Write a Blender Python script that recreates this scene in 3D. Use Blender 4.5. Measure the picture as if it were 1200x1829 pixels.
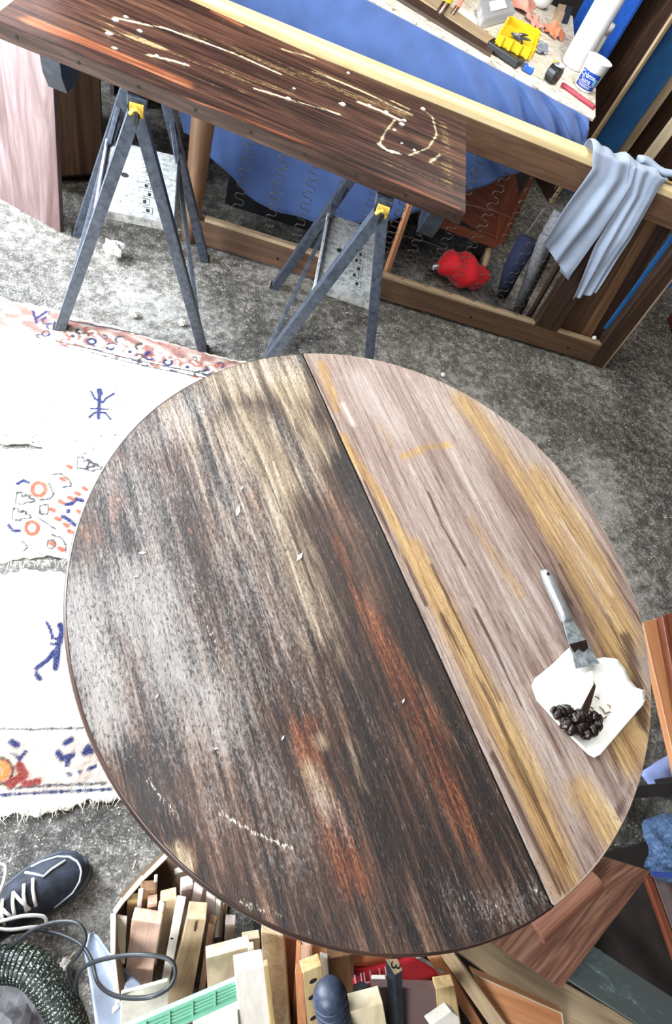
import bpy, bmesh, math, random
import numpy as np
from mathutils import Vector, Matrix
for o in list(bpy.data.objects): bpy.data.objects.remove(o)
scene = bpy.context.scene
C = scene.collection
rnd = random.Random(7)
rng = np.random.default_rng(7)

# ---------------------------------------------------------------- camera
F, NAD, H = 1000.0, (233, 1506), 1.615           # focal length in px, nadir vanishing point, eye height
_n = np.array([(NAD[0]-600)/F, (NAD[1]-914.5)/F, 1.0]); _n /= np.linalg.norm(_n)
_Z = -_n
_Y = np.array([0, -1, 0.]); _Y -= (_Y@_Z)*_Z; _Y /= np.linalg.norm(_Y)
_X = np.cross(_Y, _Z)
CM = np.stack([_X, _Y, _Z])                      # camera (right, down, forward) -> world
EYE = np.array([0, 0, H])
cam = bpy.data.objects.new('camera', bpy.data.cameras.new('camera')); C.objects.link(cam)
cam.data.sensor_fit = 'VERTICAL'; cam.data.sensor_height = 36; cam.data.lens = F/1829*36
cam.data.clip_start = 0.02
R3 = Matrix([[CM[i, 0], -CM[i, 1], -CM[i, 2]] for i in range(3)])
cam.matrix_world = Matrix.Translation((0, 0, H)) @ R3.to_4x4()
scene.camera = cam

# ---------------------------------------------------------------- light
vs = scene.view_settings
vs.view_transform = 'Standard'; vs.look = 'None'; vs.gamma = 1; vs.use_curve_mapping = False
vs.exposure = 0.0
world = bpy.data.worlds.new('world'); scene.world = world; world.use_nodes = True
world.node_tree.nodes['Background'].inputs[0].default_value = (0.80, 0.90, 1.0, 1)
world.node_tree.nodes['Background'].inputs[1].default_value = 0.25
def area(name, loc, target, sx, sy, power, col):
    l = bpy.data.lights.new(name, 'AREA'); l.shape = 'RECTANGLE'; l.size = sx; l.size_y = sy
    l.energy = power; l.color = col
    o = bpy.data.objects.new(name, l); C.objects.link(o); o.location = loc
    o.rotation_euler = (Vector(target)-Vector(loc)).to_track_quat('-Z', 'Y').to_euler()
    return o
area('daylight_door', (-1.5, 1.85, 1.08), (0.1, 1.45, 0.25), 2.2, 2.05, 420, (0.84, 0.93, 1.0))
area('daylight_rooflight', (-0.1, 0.9, 2.66), (-0.1, 0.9, 0), 1.3, 1.6, 22, (0.93, 0.97, 1.0))
area('front_fill_light', (-1.5, -1.2, 1.7), (0.3, -.3, .3), 1.0, 1.2, 105, (0.90, 0.95, 1.0))  # added fill to brighten the offcut pile and shoe floor; its window is assumed
area('shop_lamp', (1.6, 2.2, 2.62), (1.6, 2.2, 0), 0.3, 1.3, 46, (1.0, 0.95, 0.88))

# ---------------------------------------------------------------- helpers
def ray(px, py): return CM@np.array([(px-600)/F, (py-914.5)/F, 1.])
def at(px, py, z):
    r = ray(px, py); return EYE + (z-H)/r[2]*r
def on_plane(px, py, o, n):
    r = ray(px, py); return EYE + ((np.asarray(o)-EYE)@n)/(r@n)*r
def unit(v): v = np.asarray(v, float); return v/np.linalg.norm(v)
def S(r, g, b):
    f = lambda c: (c/255/12.92 if c/255 <= .04045 else ((c/255+.055)/1.055)**2.4)
    return (f(r), f(g), f(b), 1.0)

class MB:
    """collects geometry in world space plus grain coordinates"""
    def __init__(s): s.v = []; s.f = []; s.g = []; s.off = np.array([rnd.random()*7, rnd.random()*7, rnd.random()*7])
    def add(s, vs_, fs, gs=None):
        b = len(s.v)
        vs_ = [np.asarray(p, float) for p in vs_]
        s.v += vs_; s.g += [np.asarray(q, float)+s.off for q in (gs if gs is not None else vs_)]
        s.f += [tuple(i+b for i in f) for f in fs]
        return s
    def hexa(s, p):                                   # p: 4 bottom corners then 4 top corners, same winding
        p = [np.asarray(q, float) for q in p]
        e = [np.linalg.norm(p[1]-p[0]), np.linalg.norm(p[3]-p[0]), np.linalg.norm(p[4]-p[0])]
        base = [(0,0,0),(1,0,0),(1,1,0),(0,1,0),(0,0,1),(1,0,1),(1,1,1),(0,1,1)]
        order = sorted(range(3), key=lambda k: -e[k])
        gs = [[b[k]*e[k] for k in order] for b in base]
        fs = [(0,3,2,1),(4,5,6,7),(0,1,5,4),(1,2,6,5),(2,3,7,6),(3,0,4,7)]
        vol = np.dot(np.cross(p[1]-p[0], p[3]-p[0]), p[4]-p[0])
        if vol < 0: fs = [f[::-1] for f in fs]
        return s.add(p, fs, gs)
    def box(s, c, d, ax=(1,0,0), up=(0,0,1)):         # centre, sizes along ax, side, up
        ax = unit(ax); up = np.asarray(up, float); up = unit(up-(up@ax)*ax); sd = np.cross(up, ax)
        c = np.asarray(c, float); a, b_, h = ax*d[0]/2, sd*d[1]/2, up*d[2]/2
        return s.hexa([c-a-b_-h, c+a-b_-h, c+a+b_-h, c-a+b_-h, c-a-b_+h, c+a-b_+h, c+a+b_+h, c-a+b_+h])
    def prism(s, poly, off):                          # polygon (world points) extruded by vector off
        poly = [np.asarray(p, float) for p in poly]; off = np.asarray(off, float); n = len(poly)
        ex = unit(poly[1]-poly[0]); 
        L = max(range(n), key=lambda i: np.linalg.norm(poly[(i+1) % n]-poly[i]))
        ex = unit(poly[(L+1) % n]-poly[L]); nz = unit(off); ey = np.cross(nz, ex)
        g = lambda p: [(p-poly[0])@ex, (p-poly[0])@ey, (p-poly[0])@nz]
        if np.linalg.norm(off) > np.linalg.norm(poly[(L+1) % n]-poly[L]): g = lambda p: [(p-poly[0])@nz, (p-poly[0])@ex, (p-poly[0])@ey]
        vv = poly+[p+off for p in poly]
        nrm = sum((np.cross(poly[i]-poly[0], poly[(i+1) % n]-poly[0]) for i in range(n)), np.zeros(3))
        fl = nrm@off > 0
        fs = [tuple(range(n)), tuple(range(2*n-1, n-1, -1))]+[((i+1) % n, i, n+i, n+(i+1) % n) for i in range(n)]
        if fl: fs = [f[::-1] for f in fs]
        return s.add(vv, fs, [g(p) for p in vv])
    def tube(s, path, r, seg=8, cap=True, flat=None):
        path = [np.asarray(p, float) for p in path]; n = len(path); rr = r if hasattr(r, '__len__') else [r]*n
        t0 = unit(path[1]-path[0]); a = np.cross(t0, [0, 0, 1.0]); a = unit(a) if np.linalg.norm(a) > 1e-3 else np.array([1., 0, 0])
        vv, gg, L = [], [], 0
        for i in range(n):
            t = unit(path[min(i+1, n-1)]-path[max(i-1, 0)]); a = unit(a-(a@t)*t); b_ = np.cross(t, a)
            if i: L += np.linalg.norm(path[i]-path[i-1])
            for k in range(seg):
                th = 2*math.pi*k/seg
                vv.append(path[i]+rr[i]*(a*math.cos(th)+b_*math.sin(th)*(flat or 1)))
                gg.append([L, rr[i]*math.cos(th), rr[i]*math.sin(th)])
        fs = [(i*seg+k, i*seg+(k+1) % seg, (i+1)*seg+(k+1) % seg, (i+1)*seg+k) for i in range(n-1) for k in range(seg)]
        if cap: fs += [tuple(range(seg-1, -1, -1)), tuple((n-1)*seg+k for k in range(seg))]
        return s.add(vv, fs, gg)
    def lathe(s, prof, o, ax=(0,0,1), seg=24, cap=True):
        ax = unit(ax); a = np.cross(ax, [0.3, 1, 0.1]); a = unit(a); b_ = np.cross(ax, a); o = np.asarray(o, float); n = len(prof)
        vv = [o+ax*h+r*(a*math.cos(2*math.pi*k/seg)+b_*math.sin(2*math.pi*k/seg)) for r, h in prof for k in range(seg)]
        gg = [[h, r*math.cos(2*math.pi*k/seg), r*math.sin(2*math.pi*k/seg)] for r, h in prof for k in range(seg)]
        fs = [(i*seg+k, i*seg+(k+1) % seg, (i+1)*seg+(k+1) % seg, (i+1)*seg+k) for i in range(n-1) for k in range(seg)]
        if cap: fs += [tuple(range(seg-1, -1, -1)), tuple((n-1)*seg+k for k in range(seg))]
        return s.add(vv, fs, gg)
    def grid(s, fn, nu, nv, gfn=None, closed=False):
        vv = [fn(i/(nu-1), j/(nv-1)) for j in range(nv) for i in range(nu)]
        gg = [gfn(i/(nu-1), j/(nv-1)) for j in range(nv) for i in range(nu)] if gfn else None
        fs = [(j*nu+i, j*nu+i+1, (j+1)*nu+i+1, (j+1)*nu+i) for j in range(nv-1) for i in range(nu-1)]
        return s.add(vv, fs, gg)

def mesh_obj(name, mb, mat, parent=None, smooth=False, bevel=0, sub=0, solid=0, kind=None, attrs=None, segs=2):
    me = bpy.data.meshes.new(name)
    V = np.array(mb.v)
    if parent is None: loc = np.array([V[:, 0].mean(), V[:, 1].mean(), V[:, 2].min()])
    else:
        r = parent
        while r.parent: r = r.parent
        loc = np.array(r.location)
    me.from_pydata((V-loc).tolist(), [], mb.f)
    a = me.attributes.new('gc', 'FLOAT_VECTOR', 'POINT'); a.data.foreach_set('vector', np.array(mb.g, np.float32).ravel())
    for k, arr in (attrs or {}).items():
        c = me.color_attributes.new(k, 'FLOAT_COLOR', 'POINT'); c.data.foreach_set('color', np.asarray(arr, np.float32).ravel())
    if smooth: me.polygons.foreach_set('use_smooth', [True]*len(me.polygons))
    me.materials.append(mat); me.update()
    o = bpy.data.objects.new(name, me); C.objects.link(o)
    if parent is None: o.location = loc
    else: o.parent = parent
    if solid: m = o.modifiers.new('solid', 'SOLIDIFY'); m.thickness = solid; m.offset = -1
    if bevel: m = o.modifiers.new('bevel', 'BEVEL'); m.width = bevel; m.segments = segs; m.limit_method = 'ANGLE'
    if sub: m = o.modifiers.new('sub', 'SUBSURF'); m.levels = sub; m.render_levels = sub
    if kind: o['kind'] = kind
    return o
def tag(o, label, cat, group=None):
    o['label'] = label; o['category'] = cat
    if group: o['group'] = group
    return o
def thing(name, label, cat, loc, group=None):
    o = bpy.data.objects.new(name, None); C.objects.link(o); o.location = [float(q) for q in loc]; o.empty_display_size = .05
    return tag(o, label, cat, group)
def struct(name, mb, mat, parent=None, **k):
    o = mesh_obj(name, mb, mat, parent, **k); o['kind'] = 'structure'; return o

# ---------------------------------------------------------------- materials
class NT:
    def __init__(s, name):
        s.m = bpy.data.materials.new(name); s.m.use_nodes = True; s.t = s.m.node_tree
        s.b = s.t.nodes['Principled BSDF']
    def n(s, typ, **p):
        nd = s.t.nodes.new(typ)
        for k, v in p.items(): setattr(nd, k, v)
        return nd
    def set(s, sock, v):
        if isinstance(v, bpy.types.NodeSocket): s.t.links.new(v, sock)
        elif hasattr(v, '__len__') and len(v) == 3 and sock.type == 'RGBA': sock.default_value = (*v, 1)
        else: sock.default_value = v
    def vec(s, kind='gc', scale=(1, 1, 1), loc=(0, 0, 0)):
        if kind == 'obj': o = s.n('ShaderNodeTexCoord').outputs['Object']
        else: o = s.n('ShaderNodeAttribute', attribute_name=kind).outputs['Vector']
        mp = s.n('ShaderNodeMapping'); s.set(mp.inputs['Vector'], o); mp.inputs['Scale'].default_value = scale; mp.inputs['Location'].default_value = loc
        return mp.outputs[0]
    def noise(s, v, scale=1, detail=4, rough=.55, dist=0):
        nd = s.n('ShaderNodeTexNoise'); s.set(nd.inputs['Vector'], v); nd.inputs['Scale'].default_value = scale
        nd.inputs['Detail'].default_value = detail; nd.inputs['Roughness'].default_value = rough; nd.inputs['Distortion'].default_value = dist
        return nd.outputs['Fac']
    def math(s, op, a, b=0.0, c=0.0, clamp=False):
        nd = s.n('ShaderNodeMath', operation=op, use_clamp=clamp)
        for i, q in enumerate((a, b, c)): s.set(nd.inputs[i], q)
        return nd.outputs[0]
    def step(s, x, lo, hi):
        nd = s.n('ShaderNodeMapRange', interpolation_type='SMOOTHSTEP'); s.set(nd.inputs[0], x)
        nd.inputs[1].default_value = lo; nd.inputs[2].default_value = hi; return nd.outputs[0]
    def ramp(s, x, stops):
        nd = s.n('ShaderNodeValToRGB'); s.set(nd.inputs[0], x); cr = nd.color_ramp
        while len(cr.elements) < len(stops): cr.elements.new(.5)
        for e, (p, c) in zip(cr.elements, stops): e.position = p; e.color = c if len(c) == 4 else (*c, 1)
        return nd.outputs[0]
    def mix(s, f, a, b, mode='MIX'):
        nd = s.n('ShaderNodeMix', data_type='RGBA', blend_type=mode); s.set(nd.inputs[0], f); s.set(nd.inputs[6], a); s.set(nd.inputs[7], b)
        return nd.outputs[2]
    def sep(s, attr):
        a = s.n('ShaderNodeAttribute', attribute_name=attr); x = s.n('ShaderNodeSeparateColor'); s.set(x.inputs[0], a.outputs['Color'])
        return x.outputs
    def bump(s, h, st=.3, d=.002):
        nd = s.n('ShaderNodeBump'); nd.inputs['Strength'].default_value = st; nd.inputs['Distance'].default_value = d
        s.set(nd.inputs['Height'], h); s.set(s.b.inputs['Normal'], nd.outputs[0])
    def out(s, col=None, rough=.5, metal=0, spec=.5):
        if col is not None: s.set(s.b.inputs['Base Color'], col)
        s.set(s.b.inputs['Roughness'], rough); s.set(s.b.inputs['Metallic'], metal); s.set(s.b.inputs['Specular IOR Level'], spec)
        return s.m
def wood(name, c1, c2, c3=None, along=4, across=60, rough=.5, bump=.15, lo=.32, hi=.68, dist=.6):
    t = NT(name); c3 = c3 or c1
    n1 = t.noise(t.vec('gc', (along, across, across)), 1, 6, .6, dist)
    n2 = t.noise(t.vec('gc', (along*3, across*5, across*5)), 1, 3, .6)
    x = t.math('ADD', t.math('MULTIPLY', n1, .75), t.math('MULTIPLY', n2, .25))
    col = t.ramp(x, [(lo, c1), ((lo+hi)/2, c2), (hi, c3)])
    t.bump(n2, bump, .001)
    return t.out(col, rough)
def plain(name, col, rough=.5, metal=0, var=.12, scale=40, bump=.05, spec=.5):
    t = NT(name); n = t.noise(t.vec('obj'), scale, 4)
    dark = tuple(c*(1-var*2) for c in col[:3]); light = tuple(min(1, c*(1+var)) for c in col[:3])
    t.bump(n, bump, .002)
    return t.out(t.ramp(n, [(.3, dark), (.7, light)]), rough, metal, spec)
M = {}
M['oak'] = wood('oak_wood', S(150,112,72), S(186,148,102), S(205,170,122))
M['pine'] = wood('pine_wood', S(206,184,146), S(226,208,174), S(238,224,196), along=3, across=30)
M['pale'] = wood('pale_wood', S(212,202,188), S(232,224,212), S(242,238,230), along=5, across=25)
M['pink'] = wood('pinkish_wood', S(178,138,118), S(202,166,146), S(214,182,164))
M['lilac'] = wood('greyish_pink_wood', S(172,150,145), S(200,182,176), S(214,198,194))
M['tan'] = wood('tan_wood', S(160,130,98), S(190,162,128), S(208,184,152))
M['ochre'] = wood('yellow_wood', S(146,116,72), S(190,162,112), S(212,188,144))
M['brown'] = wood('brown_wood', S(84,58,40), S(112,80,54), S(134,100,70))
M['dkbrown'] = wood('dark_brown_wood', S(36,24,18), S(58,40,30), S(80,58,42), rough=.45)
M['sofa'] = wood('sofa_frame_wood', S(62,42,30), S(88,62,44), S(108,80,58), along=3, across=40)
M['railtop'] = wood('light_rail_wood', S(196,164,114), S(224,196,146), S(238,216,172), along=2, across=30, rough=.35)
M['edgewood'] = wood('raw_edge_wood', S(120,100,78), S(160,138,108), S(182,160,130))
M['redwood'] = wood('red_brown_wood', S(80,38,24), S(116,60,40), S(142,82,58), rough=.4)
M['orange'] = wood('orange_wood', S(160,102,66), S(190,130,88), S(208,152,110), along=3, across=40, rough=.4)
M['rodwood'] = wood('red_brown_rod_wood', S(92,56,42), S(122,78,60), S(142,98,78), along=4, across=70)
M['walnut'] = wood('walnut_veneer', S(60,36,29), S(112,76,60), S(156,120,100), along=3, across=55, rough=.45, dist=1.6)
M['burl'] = wood('burl_wood', S(170,140,104), S(206,178,140), S(222,200,166), along=22, across=30, dist=2.5)
M['mdf'] = wood('mdf_board', S(176,156,128), S(198,180,152), S(208,192,166), along=10, across=40)
M['steel'] = plain('painted_steel', S(66,72,84), .4, .25, .28, 60)
M['dksteel'] = plain('dark_painted_steel', S(52,56,64), .4, .5, .2, 60)
M['platesteel'] = None
M['black'] = plain('black_plastic', S(24,24,26), .4)
M['rubber'] = plain('black_rubber', S(34,36,40), .45, 0, .2, 200)
M['gripblue'] = plain('dark_blue_rubber', S(50,58,76), .45, 0, .2, 200)
M['white'] = plain('white_plastic', S(236,236,238), .35, 0, .03, 20)
M['card'] = plain('cardboard', S(206,196,182), .8, 0, .08, 60)
M['cardin'] = plain('cardboard_inside', S(120,96,72), .85, 0, .15, 60)
M['yellow'] = plain('yellow_plastic', S(228,190,36), .4, 0, .05, 40)
M['yellowcap'] = plain('worn_yellow_cap', S(196,160,60), .5, 0, .25, 120)
M['blue'] = plain('blue_plastic', S(40,90,180), .35)
M['red'] = plain('red_plastic', S(168,32,44), .35, 0, .1)
M['crimson'] = plain('dull_red_wax', S(150,44,62), .5)
M['green'] = plain('mint_green_plastic', S(134,196,166), .4, 0, .04)
M['greypl'] = plain('grey_blue_plastic', S(140,148,164), .35, 0, .12, 18)
M['bluebd'] = plain('blue_painted_board', S(34,92,148), .45, 0, .12, 14)
M['navy'] = plain('navy_cloth', S(30,38,70), .85, 0, .2, 60)
M['dark'] = plain('dark_wood_and_shade', S(30,22,20), .5, 0, .3, 14)
M['darkred'] = plain('dark_red_wood', S(72,26,16), .4, 0, .25, 12)
M['wire'] = plain('spring_wire', S(96,92,84), .35, .8, .2, 300)
M['alu'] = plain('bright_aluminium', S(205,208,212), .28, .85, .08, 60)
M['blade'] = plain('smeared_steel_blade', S(160,166,168), .35, .5, .3, 90)
M['goo'] = plain('dark_stripped_varnish', S(34,22,18), .25, 0, .4, 160, .6)
M['paper'] = plain('white_paper', S(240,236,228), .6, 0, .03, 40)
M['putty'] = plain('whitish_lump', S(226,218,206), .8, 0, .12, 90, .4)
M['gel'] = plain('white_stripper_gel', S(242,238,224), .35, 0, .04, 200, .3)
M['stone'] = plain('grey_stone', S(142,140,144), .85, 0, .2, 60, .4)
M['hole'] = plain('hole_shadow', S(12,10, 10), .9)
M['lace'] = plain('pale_shoe_lace', S(216,210,204), .8, 0, .06, 400)
M['sole'] = plain('shoe_sole', S(52,58,70), .6)
M['shoetrim'] = plain('reflective_shoe_trim', S(200,206,214), .4)
M['trouser'] = plain('dark_trouser_cloth', S(24,26,34), .9, 0, .2, 90, .2)
M['grit'] = plain('brown_sandpaper', S(104,80,76), .95, 0, .12, 600, .6)
M['letter'] = plain('pale_embossed_letters', S(226,190,190), .5)
M['ink'] = plain('black_ink', S(14,14,14), .7)
M['labelblue'] = plain('label_blue', S(24,66,160), .4, 0, .03)
M['labelwhite'] = plain('label_white', S(245,246,250), .5, 0, .02)
M['labelsky'] = plain('label_light_blue', S(110,176,226), .4, 0, .03)

def cloth_mat(name, c, rough=.9, var=.15, sc=900):
    t = NT(name); n = t.noise(t.vec('obj'), 9, 5, .6); w = t.noise(t.vec('obj'), sc, 2)
    col = t.ramp(n, [(.3, tuple(q*(1-var) for q in c[:3])), (.7, tuple(min(1, q*(1+var)) for q in c[:3]))])
    t.bump(w, .25, .001); t.b.inputs['Sheen Weight'].default_value = .2
    return t.out(col, rough, 0, .2)
M['greycloth'] = cloth_mat('grey_cotton', S(142,152,170))
M['bluecloth'] = cloth_mat('blue_sheet_cloth', S(66,87,134))
M['peri'] = cloth_mat('pale_blue_cloth', S(150,162,214))
t = NT('blue_terry_cloth'); n = t.noise(t.vec('obj'), 130, 5, .75); t.bump(n, 1.0, .012); M['towel'] = t.out(t.ramp(n, [(.34, S(66,92,136)), (.5, S(98,126,168)), (.66, S(136,160,194))]), .95, 0, .1)
M['orangerag'] = cloth_mat('orange_rag_cloth', S(206,122,88))
M['pinkrag'] = cloth_mat('pink_rag_cloth', S(206,140,124))
M['redcloth'] = cloth_mat('red_bag_cloth', S(214,28,40), .6)
M['towelstripe'] = cloth_mat('navy_towel_stripe', S(40,62,140))
t = NT('shoe_fabric'); n = t.noise(t.vec('obj'), 30, 5, .6); t.bump(t.noise(t.vec('obj'), 500, 2), .3, .001)
M['shoe'] = t.out(t.ramp(n, [(.35, S(16,19,28)), (.58, S(38,44,60)), (.75, S(70,76,92))]), .7)
t = NT('clear_plastic'); t.b.inputs['Transmission Weight'].default_value = .75; t.b.inputs['IOR'].default_value = 1.2
M['clear'] = t.out(S(238,240,244), .12)
# perforated grey plate
t = NT('dusty_steel_plate'); n = t.noise(t.vec('obj'), 55, 6, .7)
M['platesteel'] = t.out(t.ramp(n, [(.30, S(96,98,104)), (.5, S(168,168,166)), (.7, S(200,199,194))]), .6, .15)
# concrete floor
t = NT('dirty_concrete')
a = t.noise(t.vec('obj'), 2.2, 5, .6); b = t.noise(t.vec('obj'), 28, 7, .75); c = t.noise(t.vec('obj', (1, 1, 1), (3, 5, 0)), 110, 5, .75, 1.4); d = t.noise(t.vec('obj', (1, 1, 1), (9, 2, 0)), 200, 3, .75, .8)
base = t.ramp(t.math('ADD', t.math('MULTIPLY', a, .5), t.math('MULTIPLY', b, .5)), [(.39, S(30,27,24)), (.5, S(80,75,69)), (.61, S(142,138,132))])
fl = t.math('MULTIPLY', t.step(c, .53, .64), t.step(b, .40, .58))
col = t.mix(t.math('MULTIPLY', fl, .85), base, S(196,192,186))
col = t.mix(t.math('MULTIPLY', t.step(d, .58, .68), .8), col, S(206,204,200))
col = t.mix(t.math('MULTIPLY', t.step(c, .47, .36), .75), col, S(22,20,18))
t.bump(t.math('ADD', b, c), .35, .004)
M['floor'] = t.out(col, t.math('MULTIPLY_ADD', b, .3, .5))
M['wall'] = plain('dusty_wall', S(70,64,58), .9, 0, .2, 6)
M['ceiling'] = plain('ceiling_boards', S(150,146,140), .9, 0, .1, 6)
# painted rug (woven pattern held in vertex colours)
t = NT('woven_rug'); a = t.n('ShaderNodeAttribute', attribute_name='col'); n = t.noise(t.vec('obj'), 420, 3, .7); n2 = t.noise(t.vec('obj'), 60, 4, .7)
col = t.mix(t.math('MULTIPLY', t.step(n, .5, .75), .35), a.outputs['Color'], S(226,220,208)); col = t.mix(t.math('MULTIPLY', t.step(n2, .58, .75), .35), col, S(128,118,104))
t.bump(t.math('ADD', n, n2), .8, .004)
M['rug'] = t.out(col, .95, 0, .1)
M['fringe'] = plain('cream_wool', S(222,214,198), .95)
# round table, half covered with stripper
t = NT('table_stripper_side'); m1 = t.sep('m1'); m2 = t.sep('m2')
n1 = t.noise(t.vec('gc', (5, 75, 1)), 1, 8, .68, .7); n2 = t.noise(t.vec('gc', (1.8, 14, 1)), 1, 4, .55, .9)
n3 = t.noise(t.vec('gc', (110, 280, 1)), 1, 4, .75, .6); n4 = t.noise(t.vec('gc', (10, 22, 1), (3, 3, 0)), 1, 6, .7, .5); n5 = t.noise(t.vec('gc', (60, 330, 1), (7, 1, 0)), 1, 3, .7, .6)
st = t.math('ADD', t.math('MULTIPLY', n1, .6), t.math('MULTIPLY', n2, .4))
base = t.ramp(st, [(.37, S(17,9,7)), (.46, S(44,26,19)), (.55, S(76,50,37)), (.66, S(124,92,72))])
ofm = t.math('ADD', m1[0], t.math('MULTIPLY', t.math('SUBTRACT', st, .5), 3.4))
of = t.math('MULTIPLY', t.step(ofm, .25, 1.05), t.step(m1[0], .02, .5))
col = t.mix(of, base, t.ramp(t.math('ADD', t.math('MULTIPLY', n1, .6), t.math('MULTIPLY', n3, .4)), [(.40, S(34,16,9)), (.5, S(90,44,22)), (.62, S(138,84,50))]))
df = t.step(t.math('ADD', m1[2], t.math('MULTIPLY', t.math('SUBTRACT', .5, n1), 2.2)), .22, .9)
col = t.mix(t.math('MULTIPLY', df, .9), col, S(24,14,12))
tf = t.math('MULTIPLY', t.step(t.math('ADD', m2[0], t.math('MULTIPLY', t.math('SUBTRACT', st, .5), 2.6)), .15, 1.0), t.step(m2[0], .02, .4))
col = t.mix(t.math('MULTIPLY', tf, .85), col, t.ramp(n1, [(.35, S(104,84,66)), (.55, S(164,142,114)), (.7, S(206,190,160))]))
fleck = t.math('ADD', t.math('MULTIPLY', n3, .6), t.math('MULTIPLY', n1, .4))
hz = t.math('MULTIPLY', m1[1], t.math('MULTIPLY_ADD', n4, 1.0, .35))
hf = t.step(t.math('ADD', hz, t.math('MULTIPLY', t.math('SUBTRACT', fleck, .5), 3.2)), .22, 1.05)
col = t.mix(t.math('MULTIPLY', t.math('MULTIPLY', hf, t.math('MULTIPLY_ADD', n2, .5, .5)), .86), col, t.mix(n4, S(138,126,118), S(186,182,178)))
dk = t.math('MULTIPLY', t.step(n3, .47, .34), .78)
col = t.mix(dk, col, S(24,17,15))
col = t.mix(t.math('MULTIPLY', t.step(n5, .60, .72), .35), col, S(160,142,122))
wf = t.step(t.math('ADD', m2[1], t.math('MULTIPLY', t.math('SUBTRACT', n3, .5), 3.0)), .55, 1.1)
col = t.mix(wf, col, S(226,214,190))
t.bump(t.math('ADD', t.math('MULTIPLY', n3, .8), n1), .7, .0025)
t.set(t.b.inputs['Coat Weight'], t.math('MULTIPLY', m2[2], .6)); t.b.inputs['Coat Roughness'].default_value = .2
M['tdark'] = t.out(col, t.math('MULTIPLY_ADD', n4, .3, .30), 0, .5)
t = NT('table_stripped_side'); m1 = t.sep('m1'); m2 = t.sep('m2')
n1 = t.noise(t.vec('gc', (5, 150, 1)), 1, 10, .78, .8); n2 = t.noise(t.vec('gc', (1.3, 16, 1)), 1, 5, .6, 1.2); n3 = t.noise(t.vec('gc', (55, 480, 1)), 1, 4, .75, .5)
st = t.math('ADD', t.math('MULTIPLY', n1, .6), t.math('MULTIPLY', n2, .4))
base = t.ramp(st, [(.36, S(80,57,49)), (.44, S(124,102,92)), (.52, S(154,135,125)), (.62, S(184,169,158))])
oc = t.ramp(st, [(.36, S(74,47,26)), (.44, S(134,99,60)), (.52, S(166,133,89)), (.62, S(194,167,126))])
of = t.math('MULTIPLY', t.step(t.math('ADD', m1[0], t.math('MULTIPLY', t.math('SUBTRACT', st, .5), 3.0)), .15, .85), t.step(m1[0], .02, .45))
col = t.mix(of, base, oc)
df = t.step(t.math('ADD', m1[2], t.math('MULTIPLY', t.math('SUBTRACT', .5, n1), 2.6)), .42, .95)
col = t.mix(t.math('MULTIPLY', df, .8), col, S(58,36,28))
lines = t.step(n1, .44, .34); col = t.mix(t.math('MULTIPLY', lines, .6), col, S(92,60,48))
col = t.mix(t.math('MULTIPLY', t.step(n3, .48, .34), .7), col, S(84,62,52))
col = t.mix(t.math('MULTIPLY', m1[1], .6), col, S(226,214,206))
t.bump(n3, .2, .001)
M['tlight'] = t.out(col, .55, 0, .35)
M['tedge'] = wood('table_edge_wood', S(26,16,13), S(48,31,25), S(78,56,46), along=5, across=80, rough=.35)
M['tedgelight'] = wood('stripped_table_edge', S(110,84,66), S(160,136,114), S(200,182,160), along=5, across=80)
# the dark panel on the trestles
t = NT('panel_stripper_top'); m1 = t.sep('m1')
n1 = t.noise(t.vec('gc', (3.2, 58, 1)), 1, 8, .66, .8); n2 = t.noise(t.vec('gc', (1.0, 11, 1)), 1, 4, .55, 1.0); n3 = t.noise(t.vec('gc', (70, 200, 1)), 1, 3, .7)
st = t.math('ADD', t.math('MULTIPLY', n1, .55), t.math('MULTIPLY', n2, .45))
base = t.ramp(st, [(.36, S(22,12,9)), (.46, S(50,28,21)), (.55, S(80,50,37)), (.66, S(118,80,58))])
of = t.step(t.math('ADD', m1[0], t.math('MULTIPLY', t.math('SUBTRACT', n2, .5), 1.8)), .35, .8)
col = t.mix(t.math('MULTIPLY', of, .8), base, t.ramp(st, [(.36, S(76,36,20)), (.5, S(146,82,50)), (.64, S(188,128,88))]))
df = t.step(t.math('ADD', m1[2], t.math('MULTIPLY', t.math('SUBTRACT', .5, n1), 2.0)), .4, .95); col = t.mix(t.math('MULTIPLY', df, .8), col, S(20,12,10))
gf = t.step(t.math('ADD', m1[1], t.math('MULTIPLY', t.math('SUBTRACT', t.math('ADD', t.math('MULTIPLY', n1, .6), t.math('MULTIPLY', n3, .4)), .5), 4.0)), .50, 1.0)
col = t.mix(t.math('MULTIPLY', gf, .85), col, t.mix(t.step(m1[1], .6, 1.0), S(176,148,98), S(236,226,196)))
t.bump(t.math('ADD', n1, n3), .35, .0015)
M['panel'] = t.out(col, t.math('MULTIPLY_ADD', n1, .3, .28))
# tall dark board, pinkish board
M['pinkboard'] = wood('pinkish_grey_board', S(58,36,34), S(86,66,64), S(112,98,98), along=1.6, across=12, rough=.4, dist=1.5)
t = NT('green_marbled_paint'); n = t.noise(t.vec('gc', (14, 26, 26)), 1, 7, .75, .8)
M['marble'] = t.out(t.ramp(n, [(.50, S(16,28,25)), (.58, S(34,50,46)), (.68, S(120,128,122))]), .45)
t = NT('braided_hose'); g = t.vec('gc'); w = t.n('ShaderNodeTexVoronoi'); sx = t.n('ShaderNodeMapping'); t.set(sx.inputs[0], g); sx.inputs['Scale'].default_value = (170, 300, 300); t.set(w.inputs['Vector'], sx.outputs[0]); w.inputs['Scale'].default_value = 1
M['hose'] = t.out(t.mix(t.step(w.outputs['Distance'], .46, .30), S(26,32,30), S(176,190,170)), .5)
M['ridge'] = plain('hose_ridge', S(24,30,28), .5, 0, .2, 300)

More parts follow.
